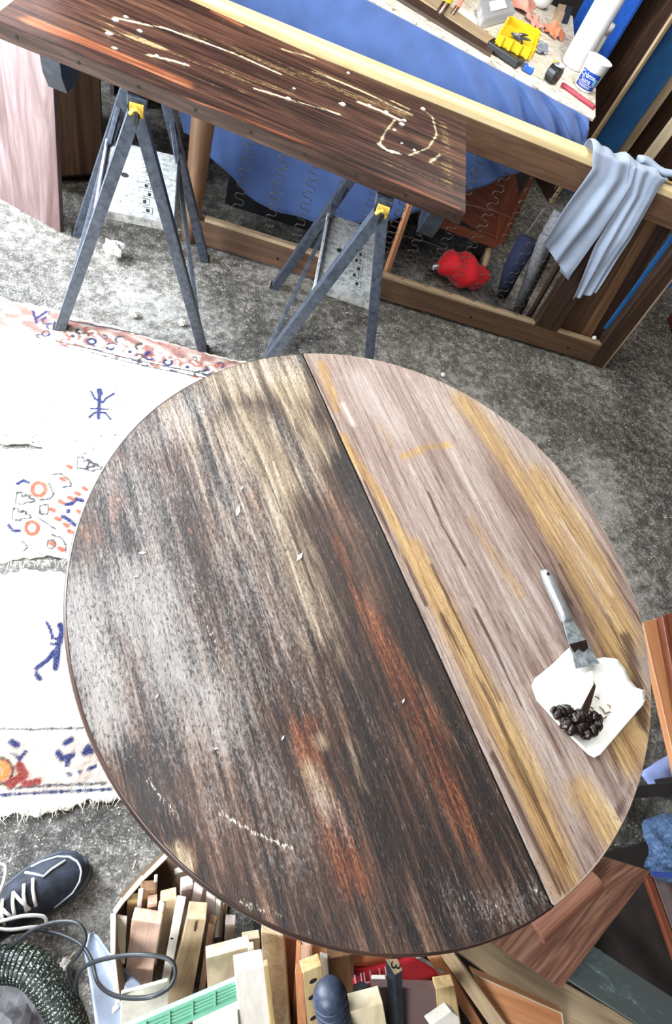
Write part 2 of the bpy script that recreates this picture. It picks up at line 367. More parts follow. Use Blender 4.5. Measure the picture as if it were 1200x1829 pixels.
def slab(quad, zt, zb, thick, zr=None, reach=None):
    """board whose visible face covers four picture points TL,TR,BR,BL; tops at zt, BL at zb; returns MB and normal"""
    tl, tr = at(*quad[0], zt), at(*quad[1], zt if zr is None else zr); bl = at(*quad[3], zb)
    n = unit(np.cross(tr-tl, bl-tl))
    if n@(EYE-tl) < 0: n = -n
    br = on_plane(*quad[2], tl, n)
    if reach is not None and bl[2] > reach:                       # the board runs on down to what carries it
        f1 = (tl[2]-reach)/(tl[2]-bl[2]); f2 = (tr[2]-reach)/max(.01, tr[2]-br[2]); bl = tl+(bl-tl)*f1; br = tr+(br-tr)*min(f2, f1*1.3)
    mb = MB(); b = -n*thick
    mb.hexa([tl+b, tr+b, br+b, bl+b, tl, tr, br, bl]); return mb, n, (tl, tr, br, bl)
def catmull(P, n):
    P = [np.array(p) for p in P]; out = []
    for i in range(len(P)-1):
        p0, p1, p2, p3 = P[max(i-1, 0)], P[i], P[i+1], P[min(i+2, len(P)-1)]
        for k in range(n):
            t_ = k/n; out.append(.5*((2*p1)+(-p0+p2)*t_+(2*p0-5*p1+4*p2-p3)*t_*t_+(-p0+3*p1-3*p2+p3)*t_**3))
    return out+[P[-1]]
def flat(quad, z, thick, dz=(0, 0, 0, 0)):
    """board lying face up, its top at height z"""
    p = [at(q[0], q[1], z+d) for q, d in zip(quad, dz)]
    mb = MB(); d = np.array([0, 0, -thick]); 
    if len(p) == 4: mb.hexa([q+d for q in p]+p)
    else: mb.prism(p, d)
    return mb, p
def polyline_mask(XY, strokes, z):
    """soft stroke mask on points XY (n,2); strokes = (pixel polyline, half-width m, strength)"""
    m = np.zeros(len(XY))
    for pts, w, s in strokes:
        P = [at(a, b, z)[:2] for a, b in pts]
        if len(P) == 1: P = P*2
        dmin = np.full(len(XY), 9.)
        for p, q in zip(P[:-1], P[1:]):
            d = q-p; L = d@d
            tt = np.clip(((XY-p)@d)/L, 0, 1) if L > 1e-12 else np.zeros(len(XY))
            dmin = np.minimum(dmin, np.linalg.norm(XY-(p+tt[:, None]*d), axis=1))
        m = np.maximum(m, s*np.exp(-(dmin/w)**2))
    return m

# ================================================================ SETTING
mb = MB().box((1.2, 1.0, -.05), (7.0, 7.4, .1)); floor = struct('floor', mb, M['floor'])
struct('wall_back', MB().box((1.2, 4.75, 1.4), (7.0, .1, 2.8)), M['wall'])
struct('wall_right', MB().box((4.75, 1.0, 1.4), (.1, 7.4, 2.8)), M['wall'])
struct('wall_front', MB().box((1.2, -2.75, 1.4), (7.0, .1, 2.8)), M['wall'])
wl = MB().box((-1.65, 3.88, 1.4), (.1, 1.7, 2.8)); wl.box((-1.65, -.05, 1.4), (.1, 1.5, 2.8)); wl.box((-1.65, -2.25, 1.4), (.1, .9, 2.8)); wl.box((-1.65, .95, 2.65), (.1, 3.5, .3)); wl.box((-1.65, -1.3, .5), (.1, 1.0, 1.0)); wl.box((-1.65, -1.3, 2.6), (.1, 1.0, .4))
struct('wall_left', wl, M['wall'])
cl = MB()
cl.box((1.2, 3.2, 2.85), (7.0, 3.0, .1)); cl.box((1.2, -1.3, 2.85), (7.0, 2.8, .1)); cl.box((-1.55, .9, 2.85), (1.5, 1.6, .1)); cl.box((2.65, .9, 2.85), (4.1, 1.6, .1))
struct('ceiling', cl, M['ceiling'])

# ================================================================ RUGS
CREAM, RED, NAVY, GREY, PINK, OLIVE = [np.array(S(*c)[:3]) for c in ((214,206,192),(118,44,40),(34,40,84),(58,58,64),(150,76,60),(150,140,104))]
def rug(name, label, corners, z, strokes, base=CREAM, zones=(), ragged=.012, ny=None):
    A, B, Cc, D = [np.array(c, float) for c in corners]      # near-left, near-right, far-right, far-left
    nu = int(np.linalg.norm(B-A)/.0045); nv = int(np.linalg.norm(D-A)/.0045)
    uu, vv = np.meshgrid(np.linspace(0, 1, nu), np.linspace(0, 1, nv))
    jag = lambda x, s: ragged*(np.sin(x*53+s)+np.sin(x*131+2*s)*.6+np.sin(x*317+s)*.4)/2
    Ln = np.linalg.norm(D-A)
    v2 = vv*(1-(jag(uu, 1.3)+jag(uu, 4))/Ln)+jag(uu, 1.3)/Ln
    P = (A*(1-uu[..., None])+B*uu[..., None])*(1-v2[..., None])+(D*(1-uu[..., None])+Cc*uu[..., None])*v2[..., None]
    XY = P.reshape(-1, 2)
    zz = z+.0012*np.sin(XY[:, 0]*37)*np.cos(XY[:, 1]*29)+rng.normal(0, .0006, len(XY))
    col = np.ones((len(XY), 4)); col[:, :3] = base
    for zn in zones:                                          # (v0, v1, colour, amount)
        w = ((vv.ravel() > zn[0]) & (vv.ravel() < zn[1]))*zn[3]*np.clip(.85+.22*np.sin(XY[:, 0]*61+3*np.sin(XY[:, 1]*47))+.15*np.sin(XY[:, 1]*130+XY[:, 0]*70), 0, 1)
        col[:, :3] += (zn[2]-col[:, :3])*w[:, None]
    for pts, w, c in strokes:
        m = np.clip(polyline_mask(XY, [(pts, w, 1.35)], 0)*1.0, 0, 1); m = np.clip((m-.25)*2, 0, 1)
        col[:, :3] += (c-col[:, :3])*m[:, None]
    mb = MB(); mb.v = [np.array([x, y, h]) for (x, y), h in zip(XY, zz)]; mb.g = mb.v
    mb.f = [(j*nu+i, j*nu+i+1, (j+1)*nu+i+1, (j+1)*nu+i) for j in range(nv-1) for i in range(nu-1)]
    o = mesh_obj(name, mb, M['rug'], smooth=True, attrs={'col': col}, solid=.006)
    return tag(o, label, 'rug')
def circ(cx, cy, rx, ry=None, n=14): return [(cx+rx*math.cos(2*math.pi*k/n), cy+(ry or rx)*math.sin(2*math.pi*k/n)) for k in range(n+1)]
W1, W2, W3 = .005, .0075, .011
sA = [([(178,700),(176,750)], W2, NAVY), ([(163,702),(170,716),(184,722),(190,714),(204,706)], W1, NAVY), ([(162,733),(192,734)], W1*.8, NAVY), ([(160,748),(170,740),(188,740),(198,752)], W1, NAVY), ([(178,700),(179,706)], W3, NAVY)]
for k in range(9):                                            # flowers and scrolls in the far border
    x = 130+k*34; y = 592+(x-130)*.27
    sA += [(circ(x, y+12, 7, 5), W1, NAVY if k % 3 else CREAM), ([(x+10, y+2), (x+20, y+12), (x+12, y+24)], W1, CREAM), ([(x+4, y+26), (x+18, y+30)], W1, NAVY if k % 2 else PINK), ([(x, y+12)], W2, CREAM if k % 3 else NAVY)]
for k in range(60):
    x = rnd.uniform(60, 430); y = 588+(x-130)*.25+rnd.uniform(-4, 34); r_ = rnd.uniform(4, 9); a0 = rnd.uniform(0, 6.3)
    sA.append(([(x+r_*math.cos(a0+q*.8), y+r_*.7*math.sin(a0+q*.8)) for q in range(5)], rnd.choice((.003, .004, .005)), rnd.choice((CREAM, CREAM, NAVY, PINK, GREY))))
sA += [([(100,612),(250,648),(330,664),(420,682)], .0032, GREY), ([(110,620),(250,655),(330,671),(420,688)], .0025, GREY), ([(120,575),(250,600),(400,640)], .004, GREY)]
for k in range(46): sA.append(([(rnd.uniform(0, 330), rnd.uniform(560, 810))], .004, GREY))
sA += [([(60,560),(66,580)], W1, NAVY), ([(66,572),(84,560)], W1, NAVY), ([(76,575),(82,570)], W1, NAVY)]
rug('rug_piece', 'cream rug piece with blue motif and red flowered border under front trestle feet', [(-1.25,1.24),(.75,1.0),(.75,1.475),(-1.25,1.96)], .009, sA, zones=[(.79,.985,RED,.85)])
def key(x, y, s, fl=1):                                       # fret scroll outline
    return [(x, y), (x+5*s, y+1*s), (x+5*s, y+4*s), (x+8*s, y+4*s), (x+8*s, y+2*s), (x+11*s, y+3*s), (x+11*s, y+6*s), (x+15*s, y+6*s), (x+15*s, y+9*s), (x+8*s, y+9*s), (x+6*s, y+11*s), (x-1*s, y+10*s), (x, y)]
sB = [(key(30,880,2.1), .0034, GREY), (key(24,909,2.1), .0034, GREY), (key(140,818,2.0), .0034, GREY), (key(158,826,1.6), .0034, GREY), ([(72,905),(86,903),(86,920),(72,920),(72,905)], .0034, GREY),
      ([(32,866),(42,860),(52,864)], W2*.8, NAVY), ([(16,940),(24,950),(36,950)], W2*.8, NAVY), (circ(70,876,12,12), W2, PINK), (circ(58,945,11,11), W2*.9, PINK),
      ([(118,903),(128,902),(136,893),(148,896)], W2, NAVY), ([(122,916),(122,914)], W2, NAVY), ([(113,924),(126,932),(134,940)], W2, NAVY)]
for x, y in [(92,911),(107,897),(124,890),(136,882),(150,873),(101,927),(116,938),(124,950),(140,915),(122,834),(110,857),(92,972),(107,981)]: sB.append(([(x, y), (x+5, y+3)], W2*1.05, PINK))
sB += [([(92,850),(110,848),(125,860),(128,870),(112,873)], .0034, GREY), ([(70,895),(90,893),(97,885),(88,866)], .0034, GREY), ([(66,925),(82,935),(98,946)], .0034, GREY), ([(92,957),(110,962),(118,975),(118,990)], .0034, GREY), ([(40,968),(50,978),(44,985)], .0034, GREY), (circ(92,974,8,8), .003, GREY), ([(70,990),(88,996),(118,1002)], .0025, NAVY)]
rug('rug_piece', 'middle rug piece with fret scrolls and orange blossoms beside the round table', [(-1.2,.72),(.4,.76),(.4,1.10),(-1.2,1.14)], .0065, sB, zones=[])
sC = [([(108,1118),(112,1130),(104,1160),(100,1195)], W3*.8, NAVY), ([(84,1114),(92,1128),(94,1142),(104,1142)], W1, NAVY), ([(92,1152),(104,1152)], W1, NAVY), ([(98,1165),(86,1180),(66,1195)], W2, NAVY), ([(66,1206),(72,1214)], W2, NAVY)]
sC += [([(0,1303),(60,1304),(150,1301)], .003, GREY), ([(0,1410),(80,1404),(190,1400)], .003, GREY), ([(0,1421),(80,1416),(200,1410)], .0035, NAVY)]
sC += [([(118,1328),(128,1322)], W2, NAVY), ([(104,1345),(112,1356),(130,1350)], W2, NAVY), ([(122,1358),(120,1374),(128,1384),(142,1380)], W2*.8, NAVY), (circ(122,1385,14,10), W1, CREAM), ([(158,1335),(152,1346),(164,1342)], W3*.7, NAVY), ([(22,1326),(32,1332)], W2, NAVY), ([(18,1352),(28,1355)], W2*1.2, NAVY), ([(34,1360),(46,1344)], W1, NAVY), ([(160,1374),(170,1370)], W1, NAVY),
       (circ(4,1378,21,24), W2*.8, np.array(S(30,30,44)[:3])), (circ(4,1378,28,31), W1, np.array(S(200,190,160)[:3])), (circ(3,1378,10,12), W3*.8, np.array(S(196,112,60)[:3])), ([(36,1370),(44,1385),(20,1400)], W3, RED), ([(45,1400),(70,1396)], W2, RED)]
rug('rug_piece', 'near rug piece with dark striped red border and fringed edge by the shoe', [(-1.2,.10),(.35,.095),(.35,.70),(-1.2,.706)], .009, sC, zones=[(.075,.29,RED,.42)])
# fringe threads
fr = MB()
for k in range(420):
    e = rnd.choice((0, 0, 1, 1, 2))
    x = rnd.uniform(-.5, .3)
    y = (.098, .73+.01*x, 1.135-.1*x)[e]; L = rnd.uniform(.006, .03); a = rnd.uniform(-2.4, -.7)
    p = np.array([x, y+.008, .011]); d = np.array([math.cos(a), math.sin(a), 0])*L
    fr.tube([p, p+d*.5+np.array([0, 0, .004]), p+d+np.array([rnd.uniform(-.006, .006), 0, -.006])], .0007, 3)
o = mesh_obj('rug_fringe', fr, M['fringe'], kind='stuff'); tag(o, 'loose cream fringe threads along the rug edges', 'fringe')

# ================================================================ SHAVINGS
sh = MB()
for k in range(3600):
    x = rnd.uniform(-.9, 3.2); y = rnd.uniform(-1.0, 2.6)
    L = rnd.choice((.002, .003, .004, .005, .009)); w = rnd.uniform(.0008, .002); a = rnd.uniform(0, 6.28)
    d = np.array([math.cos(a), math.sin(a), 0])*L; s_ = np.array([-math.sin(a), math.cos(a), 0])*w; p = np.array([x, y, .0008]); u = np.array([0, 0, rnd.uniform(.001, .003)])
    sh.add([p-d-s_, p-d+s_, p+s_+u, p-s_+u, p+d-s_, p+d+s_], [(0, 3, 2, 1), (3, 4, 5, 2)])
o = mesh_obj('wood_shavings', sh, M['mdf'], kind='stuff'); tag(o, 'fine pale wood shavings and dust littered over the concrete', 'shavings')

# ================================================================ ROUND TABLE
TZ, TC, TR = .74, np.array([.46, .347]), .55
sa, sb = at(543, 635, TZ)[:2], at(985, 1612, TZ)[:2]
tu = unit(sa-sb); tv = np.array([tu[1], -tu[0]])           # grain direction (away), across (to the right)
seam = ((sa+sb)/2-TC)@tv
table = thing('round_table', 'large round wooden table top, half dark with stripper, half stripped pale', 'table', (*TC, 0))
def half(v0, v1, name, mat, masks, label):
    nu, nv = 260, int(abs(v1-v0)/.0035)
    vs_ = np.linspace(v0, v1, nv)
    # cosine spacing near the rim
    V, Uu = np.meshgrid(vs_, np.linspace(-1, 1, nu), indexing='ij')
    Uw = Uu*np.sqrt(np.maximum(TR**2-V**2, 1e-6))
    XY = TC+Uw[..., None]*tu+V[..., None]*tv; XY = XY.reshape(-1, 2)
    mb = MB(); mb.off = np.array([0, 0, 0.]); mb.v = [np.array([x, y, TZ]) for x, y in XY]; mb.g = [np.array([a, b, 0]) for a, b in zip(Uw.ravel(), V.ravel())]
    mb.f = [(j*nu+i, (j+1)*nu+i, (j+1)*nu+i+1, j*nu+i+1) for j in range(nv-1) for i in range(nu-1)]
    fl = np.cross(mb.v[mb.f[0][1]]-mb.v[mb.f[0][0]], mb.v[mb.f[0][3]]-mb.v[mb.f[0][0]])[2] < 0
    if fl: mb.f = [f[::-1] for f in mb.f]
    A = {}
    for k, chans in masks.items():
        a = np.zeros((len(XY), 4)); a[:, 3] = 1
        for c, strokes in enumerate(chans):
            if callable(strokes): a[:, c] = strokes(XY)
            else: a[:, c] = polyline_mask(XY, strokes, TZ)
        A[k] = a
    o = mesh_obj(name, mb, mat, table, attrs=A, solid=.022, smooth=False); o['label'] = label
    return o
orange = [([(205,900),(185,960),(165,950)], .03, .6), ([(165,1000),(150,1060)], .022, .5), ([(455,880),(462,915)], .010, 1.0), ([(600,970),(622,1040),(660,1110)], .018, .85), ([(668,1120),(720,1220),(775,1330),(815,1430)], .030, 1.1), ([(790,1380),(835,1490)], .03, .75), ([(545,1300),(575,1400),(600,1480),(632,1570)], .030, 1.05), ([(260,1410),(300,1480),(350,1545)], .024, .55), ([(340,945)], .012, .9), ([(690,1190),(700,1240)], .03, .6), ([(560,840),(600,900)], .02, .35), ([(215,820),(240,870)], .016, .6)]
haze_sheen = [([(230,860),(280,1000),(330,1100)], .11, .62), ([(145,1080),(190,1260)], .08, 1.05), ([(250,1040),(300,1180),(370,1270)], .10, .95), ([(360,760),(420,900),(480,1100)], .12, .6), ([(400,1100),(470,1200)], .08, .6), ([(480,1120),(540,1230)], .07, .45), ([(420,1250),(470,1400),(520,1490)], .07, .5), ([(330,1330),(400,1450)], .06, .45), ([(270,780),(350,720)], .08, .75), ([(400,680),(520,650)], .07, .6), ([(500,760),(560,860)], .05, .5), ([(570,1420),(615,1480)], .03, .55), ([(790,1590),(850,1630),(960,1600)], .035, .42), ([(620,860),(650,960)], .025, .3), ([(640,1260),(670,1330)], .04, .3)]  # grey residue film, with the sheen of reflected light painted into it
darkm = [([(640,1380),(700,1500),(760,1620)], .07, .6), ([(600,800),(700,980)], .045, .8), ([(700,980),(800,1180),(880,1370),(960,1570)], .072, .95), ([(480,1560),(600,1640),(760,1670)], .06, .6), ([(250,860),(260,960)], .035, .75), ([(200,960),(235,1000)], .016, .8), ([(700,1120),(790,1290),(870,1450)], .05, .6), ([(430,1600),(560,1660),(700,1680),(860,1650)], .06, .55), ([(330,1520),(430,1590)], .03, .5), ([(600,1150),(640,1260)], .03, .6), ([(225,1340),(270,1420),(320,1490)], .026, .85), ([(180,900),(215,980)], .022, .6), ([(435,1075),(450,1130)], .006, .9), ([(420,1380),(480,1470)], .05, .4), ([(790,1560)], .06, .4)]
tanm = [([(400,680),(470,660),(520,690)], .08, .95), ([(430,760),(500,850)], .09, .75), ([(510,700),(560,800)], .055, .7), ([(330,740),(400,800)], .07, .45), ([(480,900),(560,1100)], .08, .5), ([(350,780),(420,960)], .07, .35), ([(600,1150),(650,1300)], .03, .3), ([(420,1180),(480,1320)], .04, .3), ([(560,1380),(590,1440)], .028, .5), ([(570,1320),(575,1330)], .014, .8), ([(310,1525),(330,1545)], .016, .8), ([(640,1330),(660,1400)], .03, .35)]
whitem = [([(390,1450),(450,1485),(520,1515)], .004, .8), ([(430,1610),(500,1635)], .006, .55), ([(260,1390),(320,1460)], .004, .6), ([(840,1610),(900,1640)], .02, .42), ([(950,1590),(980,1605)], .008, .55), ([(500,680),(530,670)], .014, .55), ([(330,1000),(400,1200)], .006, .5), ([(160,1120),(190,1220)], .03, .42)]  # white streaks; some strokes paint glints of reflected light
wet = [([(700,1100),(800,1300),(860,1500)], .16, .9), ([(560,1500),(800,1640)], .14, 1.), ([(300,1450),(420,1560)], .08, .8), ([(200,1100),(260,1200)], .12, .5)]
half(-TR*.9999, seam-.0040, 'stripper_coated_half', M['tdark'], {'m1': [orange, haze_sheen, darkm], 'm2': [tanm, whitem, wet]}, 'dark streaked half of the top still under stripper')
ochre = [([(575,650),(600,730)], .016, .8), ([(610,780),(680,890),(740,1000)], .016, .9), ([(735,980),(800,1100),(870,1250),(940,1400),(1000,1540)], .03, 1.0), ([(880,1260),(960,1430),(1010,1570)], .04, .8), ([(830,720),(930,860),(1010,1000),(1070,1120)], .045, .75), ([(960,860),(1060,1000),(1120,1130)], .06, .7), ([(1080,1130),(1130,1260),(1120,1340)], .05, .9), ([(1040,1420),(1080,1480)], .04, .7), ([(720,815),(760,800),(800,795)], .012, .75), ([(680,760),(700,800)], .012, .5), ([(840,930),(930,1060)], .02, .5)]
palem = [([(640,680),(700,760)], .04, .22), ([(612,722),(630,758)], .006, .6), ([(1000,930),(1090,1060)], .006, .35), ([(760,700),(850,800)], .03, .15)]
darkl = [([(765,880),(790,940),(830,1010)], .005, 1.1), ([(770,1010),(830,1130),(890,1250)], .008, .95), ([(790,1100),(880,1260),(960,1430)], .010, .85), ([(850,1090),(880,1150),(930,1260)], .007, .85), ([(1118,1140),(1140,1220),(1148,1290)], .022, 1.05), ([(1085,1100),(1120,1180)], .010, .8), ([(1090,1330),(1110,1400)], .014, .75), ([(880,1350),(940,1470),(1000,1590)], .010, .95), ([(910,1340),(960,1440),(1010,1540)], .008, .8), ([(650,860),(700,960),(760,1080)], .006, .95), ([(1000,1010),(1060,1130)], .010, .75), ([(960,950),(1020,1080)], .008, .7), ([(1130,1400),(1100,1460)], .012, .75), ([(1020,1480),(1060,1520)], .012, .6), ([(900,740),(990,880),(1060,1000)], .006, .6), ([(700,700),(760,820),(800,900)], .004, .6)]
half(seam+.0012, TR*.9999, 'stripped_half', M['tlight'], {'m1': [ochre, palem, darkl], 'm2': [[], [], []]}, 'pale pinkish half of the top stripped to bare wood')
def rim(th0, th1, mat, name):
    prof = [(0, 0), (.002, -.001), (.005, -.005), (.006, -.014), (.005, -.024), (.001, -.028), (-.03, -.029), (-.03, -.0225), (-.0005, -.0222)]
    n = 90; mb = MB(); vv = []; gg = []
    for i in range(n+1):
        a = th0+(th1-th0)*i/n; d = tu*math.cos(a)+tv*math.sin(a)
        for r, z in prof: vv.append([*(TC+d*(TR+r)), TZ+z]); gg.append([a*TR, r, z])
    k = len(prof)
    fs = [(i*k+j, i*k+(j+1) % k, (i+1)*k+(j+1) % k, (i+1)*k+j) for i in range(n) for j in range(k)]
    mb.add(vv, fs, gg); return mesh_obj(name, mb, mat, table, smooth=True)
as_ = math.acos(0)  # placeholder angle base
e0 = math.atan2(seam, math.sqrt(TR**2-seam**2)); e1 = math.pi-e0
mesh_obj('seam_shade_strip', MB().box(np.array([*(TC+tv*(seam-.0014)), TZ-.013]), (2*math.sqrt(TR**2-seam**2)-.004, .0054, .018), (*tu, 0)), M['hole'], table)  # dark strip laid in the seam to stand for its shadow and gunk
rim(e1+.003, 2*math.pi+e0-.003, M['tedge'], 'edge_band')
rim(e0+.003, e1-.003, M['tedgelight'], 'edge_band')
apr = MB().lathe([(.40, .63), (.42, .63), (.42, .7115), (.40, .7115)], (*TC, 0), seg=48, cap=False); apr.f += [(3*48+k, 3*48+(k+1) % 48, (k+1) % 48, k) for k in range(48)]
mesh_obj('apron', apr, M['tedge'], table)
for k in range(4):
    a = math.pi/4+k*math.pi/2; p = np.array([TC[0]+.34*math.cos(a), TC[1]+.34*math.sin(a), 0])
    mesh_obj('leg', MB().lathe([(.014, 0), (.018, .05), (.026, .45), (.03, .66), (.03, .70)], p, seg=16), M['tedge'], table, smooth=True)
# flakes on the dark half
fk = MB()
for px, py, ang, L in [(425,913,1.3,.011),(535,995,.9,.010),(254,988,0,.006),(432,872,1.2,.005),(505,1318,1,.004),(385,1337,0,.004),(243,1030,0,.004),(280,1244,1,.004),(720,1252,1,.004)]:
    p = at(px, py, TZ); d = np.array([math.cos(ang), math.sin(ang), 0])*L; s_ = np.array([-math.sin(ang), math.cos(ang), 0])*L*.35; z = np.array([0, 0, .0015])
    fk.prism([p-d+z*.2, p+s_+z*.2, p+d+z*.2, p-s_+z*.2], z)
o = mesh_obj('paint_flakes', fk, M['white'], kind='stuff'); tag(o, 'tiny white flakes scattered on the dark table half', 'flakes')

# ================================================================ SCRAPER, TRAY, SLUDGE
p0, p1 = at(972, 1018, TZ+.012), at(1049, 1190, TZ+.016); d = unit(p1-p0); sd = unit(np.cross([0, 0, 1.], d)); up = np.cross(d, sd); Ls = np.linalg.norm(p1-p0)
scr = thing('putty_knife', 'aluminium-handled putty knife with smeared blade lying on the stripped half', 'scraper', at(1010, 1100, TZ))
hp = Ls*.56; mb = MB()
prof = [(0, .009, .005), (.01, .0125, .008), (.05, .013, .009), (hp*.75, .012, .009), (hp*.95, .013, .008), (hp, .011, .005)]
vv = []; seg = 12
for s_, w, h in prof:
    for k in range(seg):
        a = 2*math.pi*k/seg; c, sn = math.cos(a), math.sin(a); r = (abs(c)**4+abs(sn)**4)**-.25
        vv.append(p0+d*s_+sd*w*c*r+up*(h*sn*r))
mb.add(vv, [(i*seg+k, i*seg+(k+1) % seg, (i+1)*seg+(k+1) % seg, (i+1)*seg+k) for i in range(len(prof)-1) for k in range(seg)]+[tuple(range(seg-1, -1, -1)), tuple((len(prof)-1)*seg+k for k in range(seg))])
mesh_obj('handle', mb, M['alu'], scr, smooth=True, bevel=.001)
mesh_obj('hang_hole', MB().lathe([(.0035, 0), (.0035, .0008)], p0+d*.012+up*.0085-sd*.003, up, 14), M['hole'], scr)
mb = MB(); q = [p0+d*(hp-.006)-sd*.011, p0+d*(hp-.006)+sd*.011, p0+d*(hp+.018)+sd*.016, p0+d*Ls+sd*.029, p0+d*Ls-sd*.029, p0+d*(hp+.018)-sd*.016]
mb.prism([x+up*.002 for x in q], up*-.002); mesh_obj('blade', mb, M['blade'], scr)
mb = MB().prism([x+up*.0023 for x in [p0+d*(Ls-.045)-sd*.0215, p0+d*(Ls-.047)+sd*.0215, p0+d*(Ls-.032)+sd*.018, p0+d*(Ls-.026)+sd*.004, p0+d*(Ls-.034)-sd*.006, p0+d*(Ls-.028)-sd*.018]], up*.0008)
mesh_obj('varnish_smear', mb, M['goo'], scr)
# white curled sheet, bilinear between picture corners with a raised back lobe
tray_o = [(946,1226),(952,1212),(975,1196),(1000,1172),(1014,1158),(1030,1172),(1048,1180),(1075,1175),(1098,1179),(1114,1196),(1122,1216),(1134,1229),(1150,1234),(1152,1242),(1143,1262),(1110,1300),(1068,1349),(1057,1354),(1046,1348),(1000,1302),(955,1252)]
dn = []
for i in range(len(tray_o)):
    a_, b_ = np.array(tray_o[i]), np.array(tray_o[(i+1) % len(tray_o)]); dn += [a_+(b_-a_)*k/4 for k in range(4)]
tc_ = np.array([1052, 1262]); bot = at(1057, 1354, TZ)[:2]; topd = unit(at(1040, 1170, TZ)[:2]-bot); vv = []; nr = 12
for r in range(nr):
    f_ = 1-r/(nr-1)*.998
    for q_ in dn:
        x, y = tc_+(np.array(q_)-tc_)*f_; p = at(x, y, TZ+.0035); s_ = max(0, ((p[:2]-bot)@topd-.085)/.11)
        p[2] += .004*s_**1.4*f_+.0022*math.sin(p[0]*95+p[1]*40)*min(1, s_)+.005*max(0, f_-.8)*5*(s_ < .4); vv.append(p)
m_ = len(dn); mb = MB().add(vv, [(r*m_+i, r*m_+(i+1) % m_, (r+1)*m_+(i+1) % m_, (r+1)*m_+i) for r in range(nr-1) for i in range(m_)])
o = mesh_obj('plastic_sheet', mb, M['paper'], smooth=True, solid=.0012)
tag(o, 'curled white square sheet holding scrapings beneath the putty knife', 'sheet')
mb = MB()
flp = [at(*c, TZ+z) for c, z in [((1018,1212),.020),((1058,1198),.018),((1060,1222),.022),((1034,1272),.016),((1014,1262),.014),((1004,1238),.018)]]
mb.prism(flp, np.array([0, 0, -.0012])); 
o = mesh_obj('torn_paper', mb, M['paper'], bevel=.0004); tag(o, 'pointed white flap of paper folded over the scrapings sheet', 'paper')
def goo(path, r0, seed, zz):
    P = catmull([at(x, y, TZ+zz) for x, y in path], 7); n = len(P)
    rr = [max(.0025, r0*(.45+.55*math.sin(math.pi*min(1, .12+k/(n-1)*.8)))*(1+.30*math.sin(k*1.3+seed)+.18*math.sin(k*2.9+seed*2))) for k in range(n)]
    mb = MB(); mb.tube([p+np.array([.002*math.sin(k*1.7+seed), .002*math.cos(k*2.1), .0025*math.sin(k*1.1+seed)]) for k, p in enumerate(P)], rr, 10, flat=.75); return mb
scp = thing('varnish_scrapings', 'dark clump of gooey stripped varnish on the white sheet', 'scrapings', at(1030, 1290, TZ))
for k, (path, r0, zz) in enumerate([([(985,1266),(996,1276),(1008,1266),(1020,1272),(1034,1284)], .011, .014), ([(1006,1284),(1012,1298),(1030,1302),(1046,1290),(1054,1276)], .012, .014), ([(1042,1316),(1056,1308),(1068,1294),(1064,1280),(1048,1274)], .011, .015), ([(1022,1284),(1036,1278),(1050,1284)], .012, .018)]):
    mesh_obj('clump', goo(path, r0, k*1.7, zz), M['goo'], scp, smooth=True, sub=1)
mesh_obj('splinter', MB().prism([at(x, y, TZ+z) for x, y, z in [(1036,1276,.014),(1048,1240,.012),(1060,1216,.012),(1064,1226,.011),(1056,1256,.011),(1048,1280,.012)]], np.array([0, 0, -.002])), M['dkbrown'], scp)
for x0, y0, x1, y1 in [(1070,1262,1080,1276),(1080,1274,1092,1272),(1084,1258,1090,1266),(1062,1244,1070,1250),(1076,1284,1084,1280),(1050,1262,1060,1268),(1038,1222,1050,1230)]:
    mesh_obj('stain', MB().tube([at(x0, y0, TZ+.0075), at((x0+x1)/2+2, (y0+y1)/2-1, TZ+.0085), at(x1, y1, TZ+.0075)], [.0008, .0016, .0006], 6), M['brown'], scp)

# ================================================================ PANEL ON TRESTLES
PZ, PT = .84, .036
fr_, fl_ = at(831, 379, PZ), at(0, 38, PZ)
pu = unit((fr_-fl_)[:2]); pv = np.array([-pu[1], pu[0]])
b_r = at(816, 212, PZ); pw = (b_r-fr_)[:2]@pv
panel = thing('wooden_panel', 'dark streaked wooden panel smeared with white gel lying across two trestles', 'panel', (*((fr_+fl_)[:2]/2), PZ-PT))
px0, px1 = -.02, (fr_-fl_)[:2]@pu
print('panel', px1, pw)
nu, nv = 300, 130
mb = MB(); mb.off = np.zeros(3)
UU, VV = np.meshgrid(np.linspace(px0, px1, nu), np.linspace(0, pw, nv)); XY = (fl_[:2]+UU[..., None]*pu+VV[..., None]*pv).reshape(-1, 2)
mb.v = [np.array([x, y, PZ]) for x, y in XY]; mb.g = [np.array([a, b, 0]) for a, b in zip(UU.ravel(), VV.ravel())]
mb.f = [(j*nu+i, j*nu+i+1, (j+1)*nu+i+1, (j+1)*nu+i) for j in range(nv-1) for i in range(nu-1)]
gel = [([(205,32),(300,52),(420,96),(500,132)], .010, .95), ([(190,55),(230,66),(290,85)], .022, .7), ([(265,98),(300,106),(335,116)], .010, .95), ([(340,60),(430,92),(520,128)], .03, .6), ([(500,118),(600,158),(720,205)], .030, .62), ([(560,128),(640,160),(735,205)], .012, .85), ([(330,100),(430,140),(520,165)], .035, .5), ([(455,158),(520,178),(605,204)], .009, .95), ([(640,182),(680,198),(714,214)], .010, 1.15), ([(705,214),(688,236),(678,256),(700,272),(730,278),(765,264),(780,240),(772,208),(752,194)], .007, .9), ([(676,258),(692,268),(712,273)], .010, 1.2), ([(768,290),(786,276)], .009, .9), ([(792,220),(798,270),(800,330)], .028, .55), ([(690,290),(800,330)], .02, .42), ([(505,88),(560,104)], .010, .85), ([(360,145),(430,165)], .02, .55), ([(180,30),(200,45)], .02, .5), ([(700,180),(730,195)], .008, .8)]
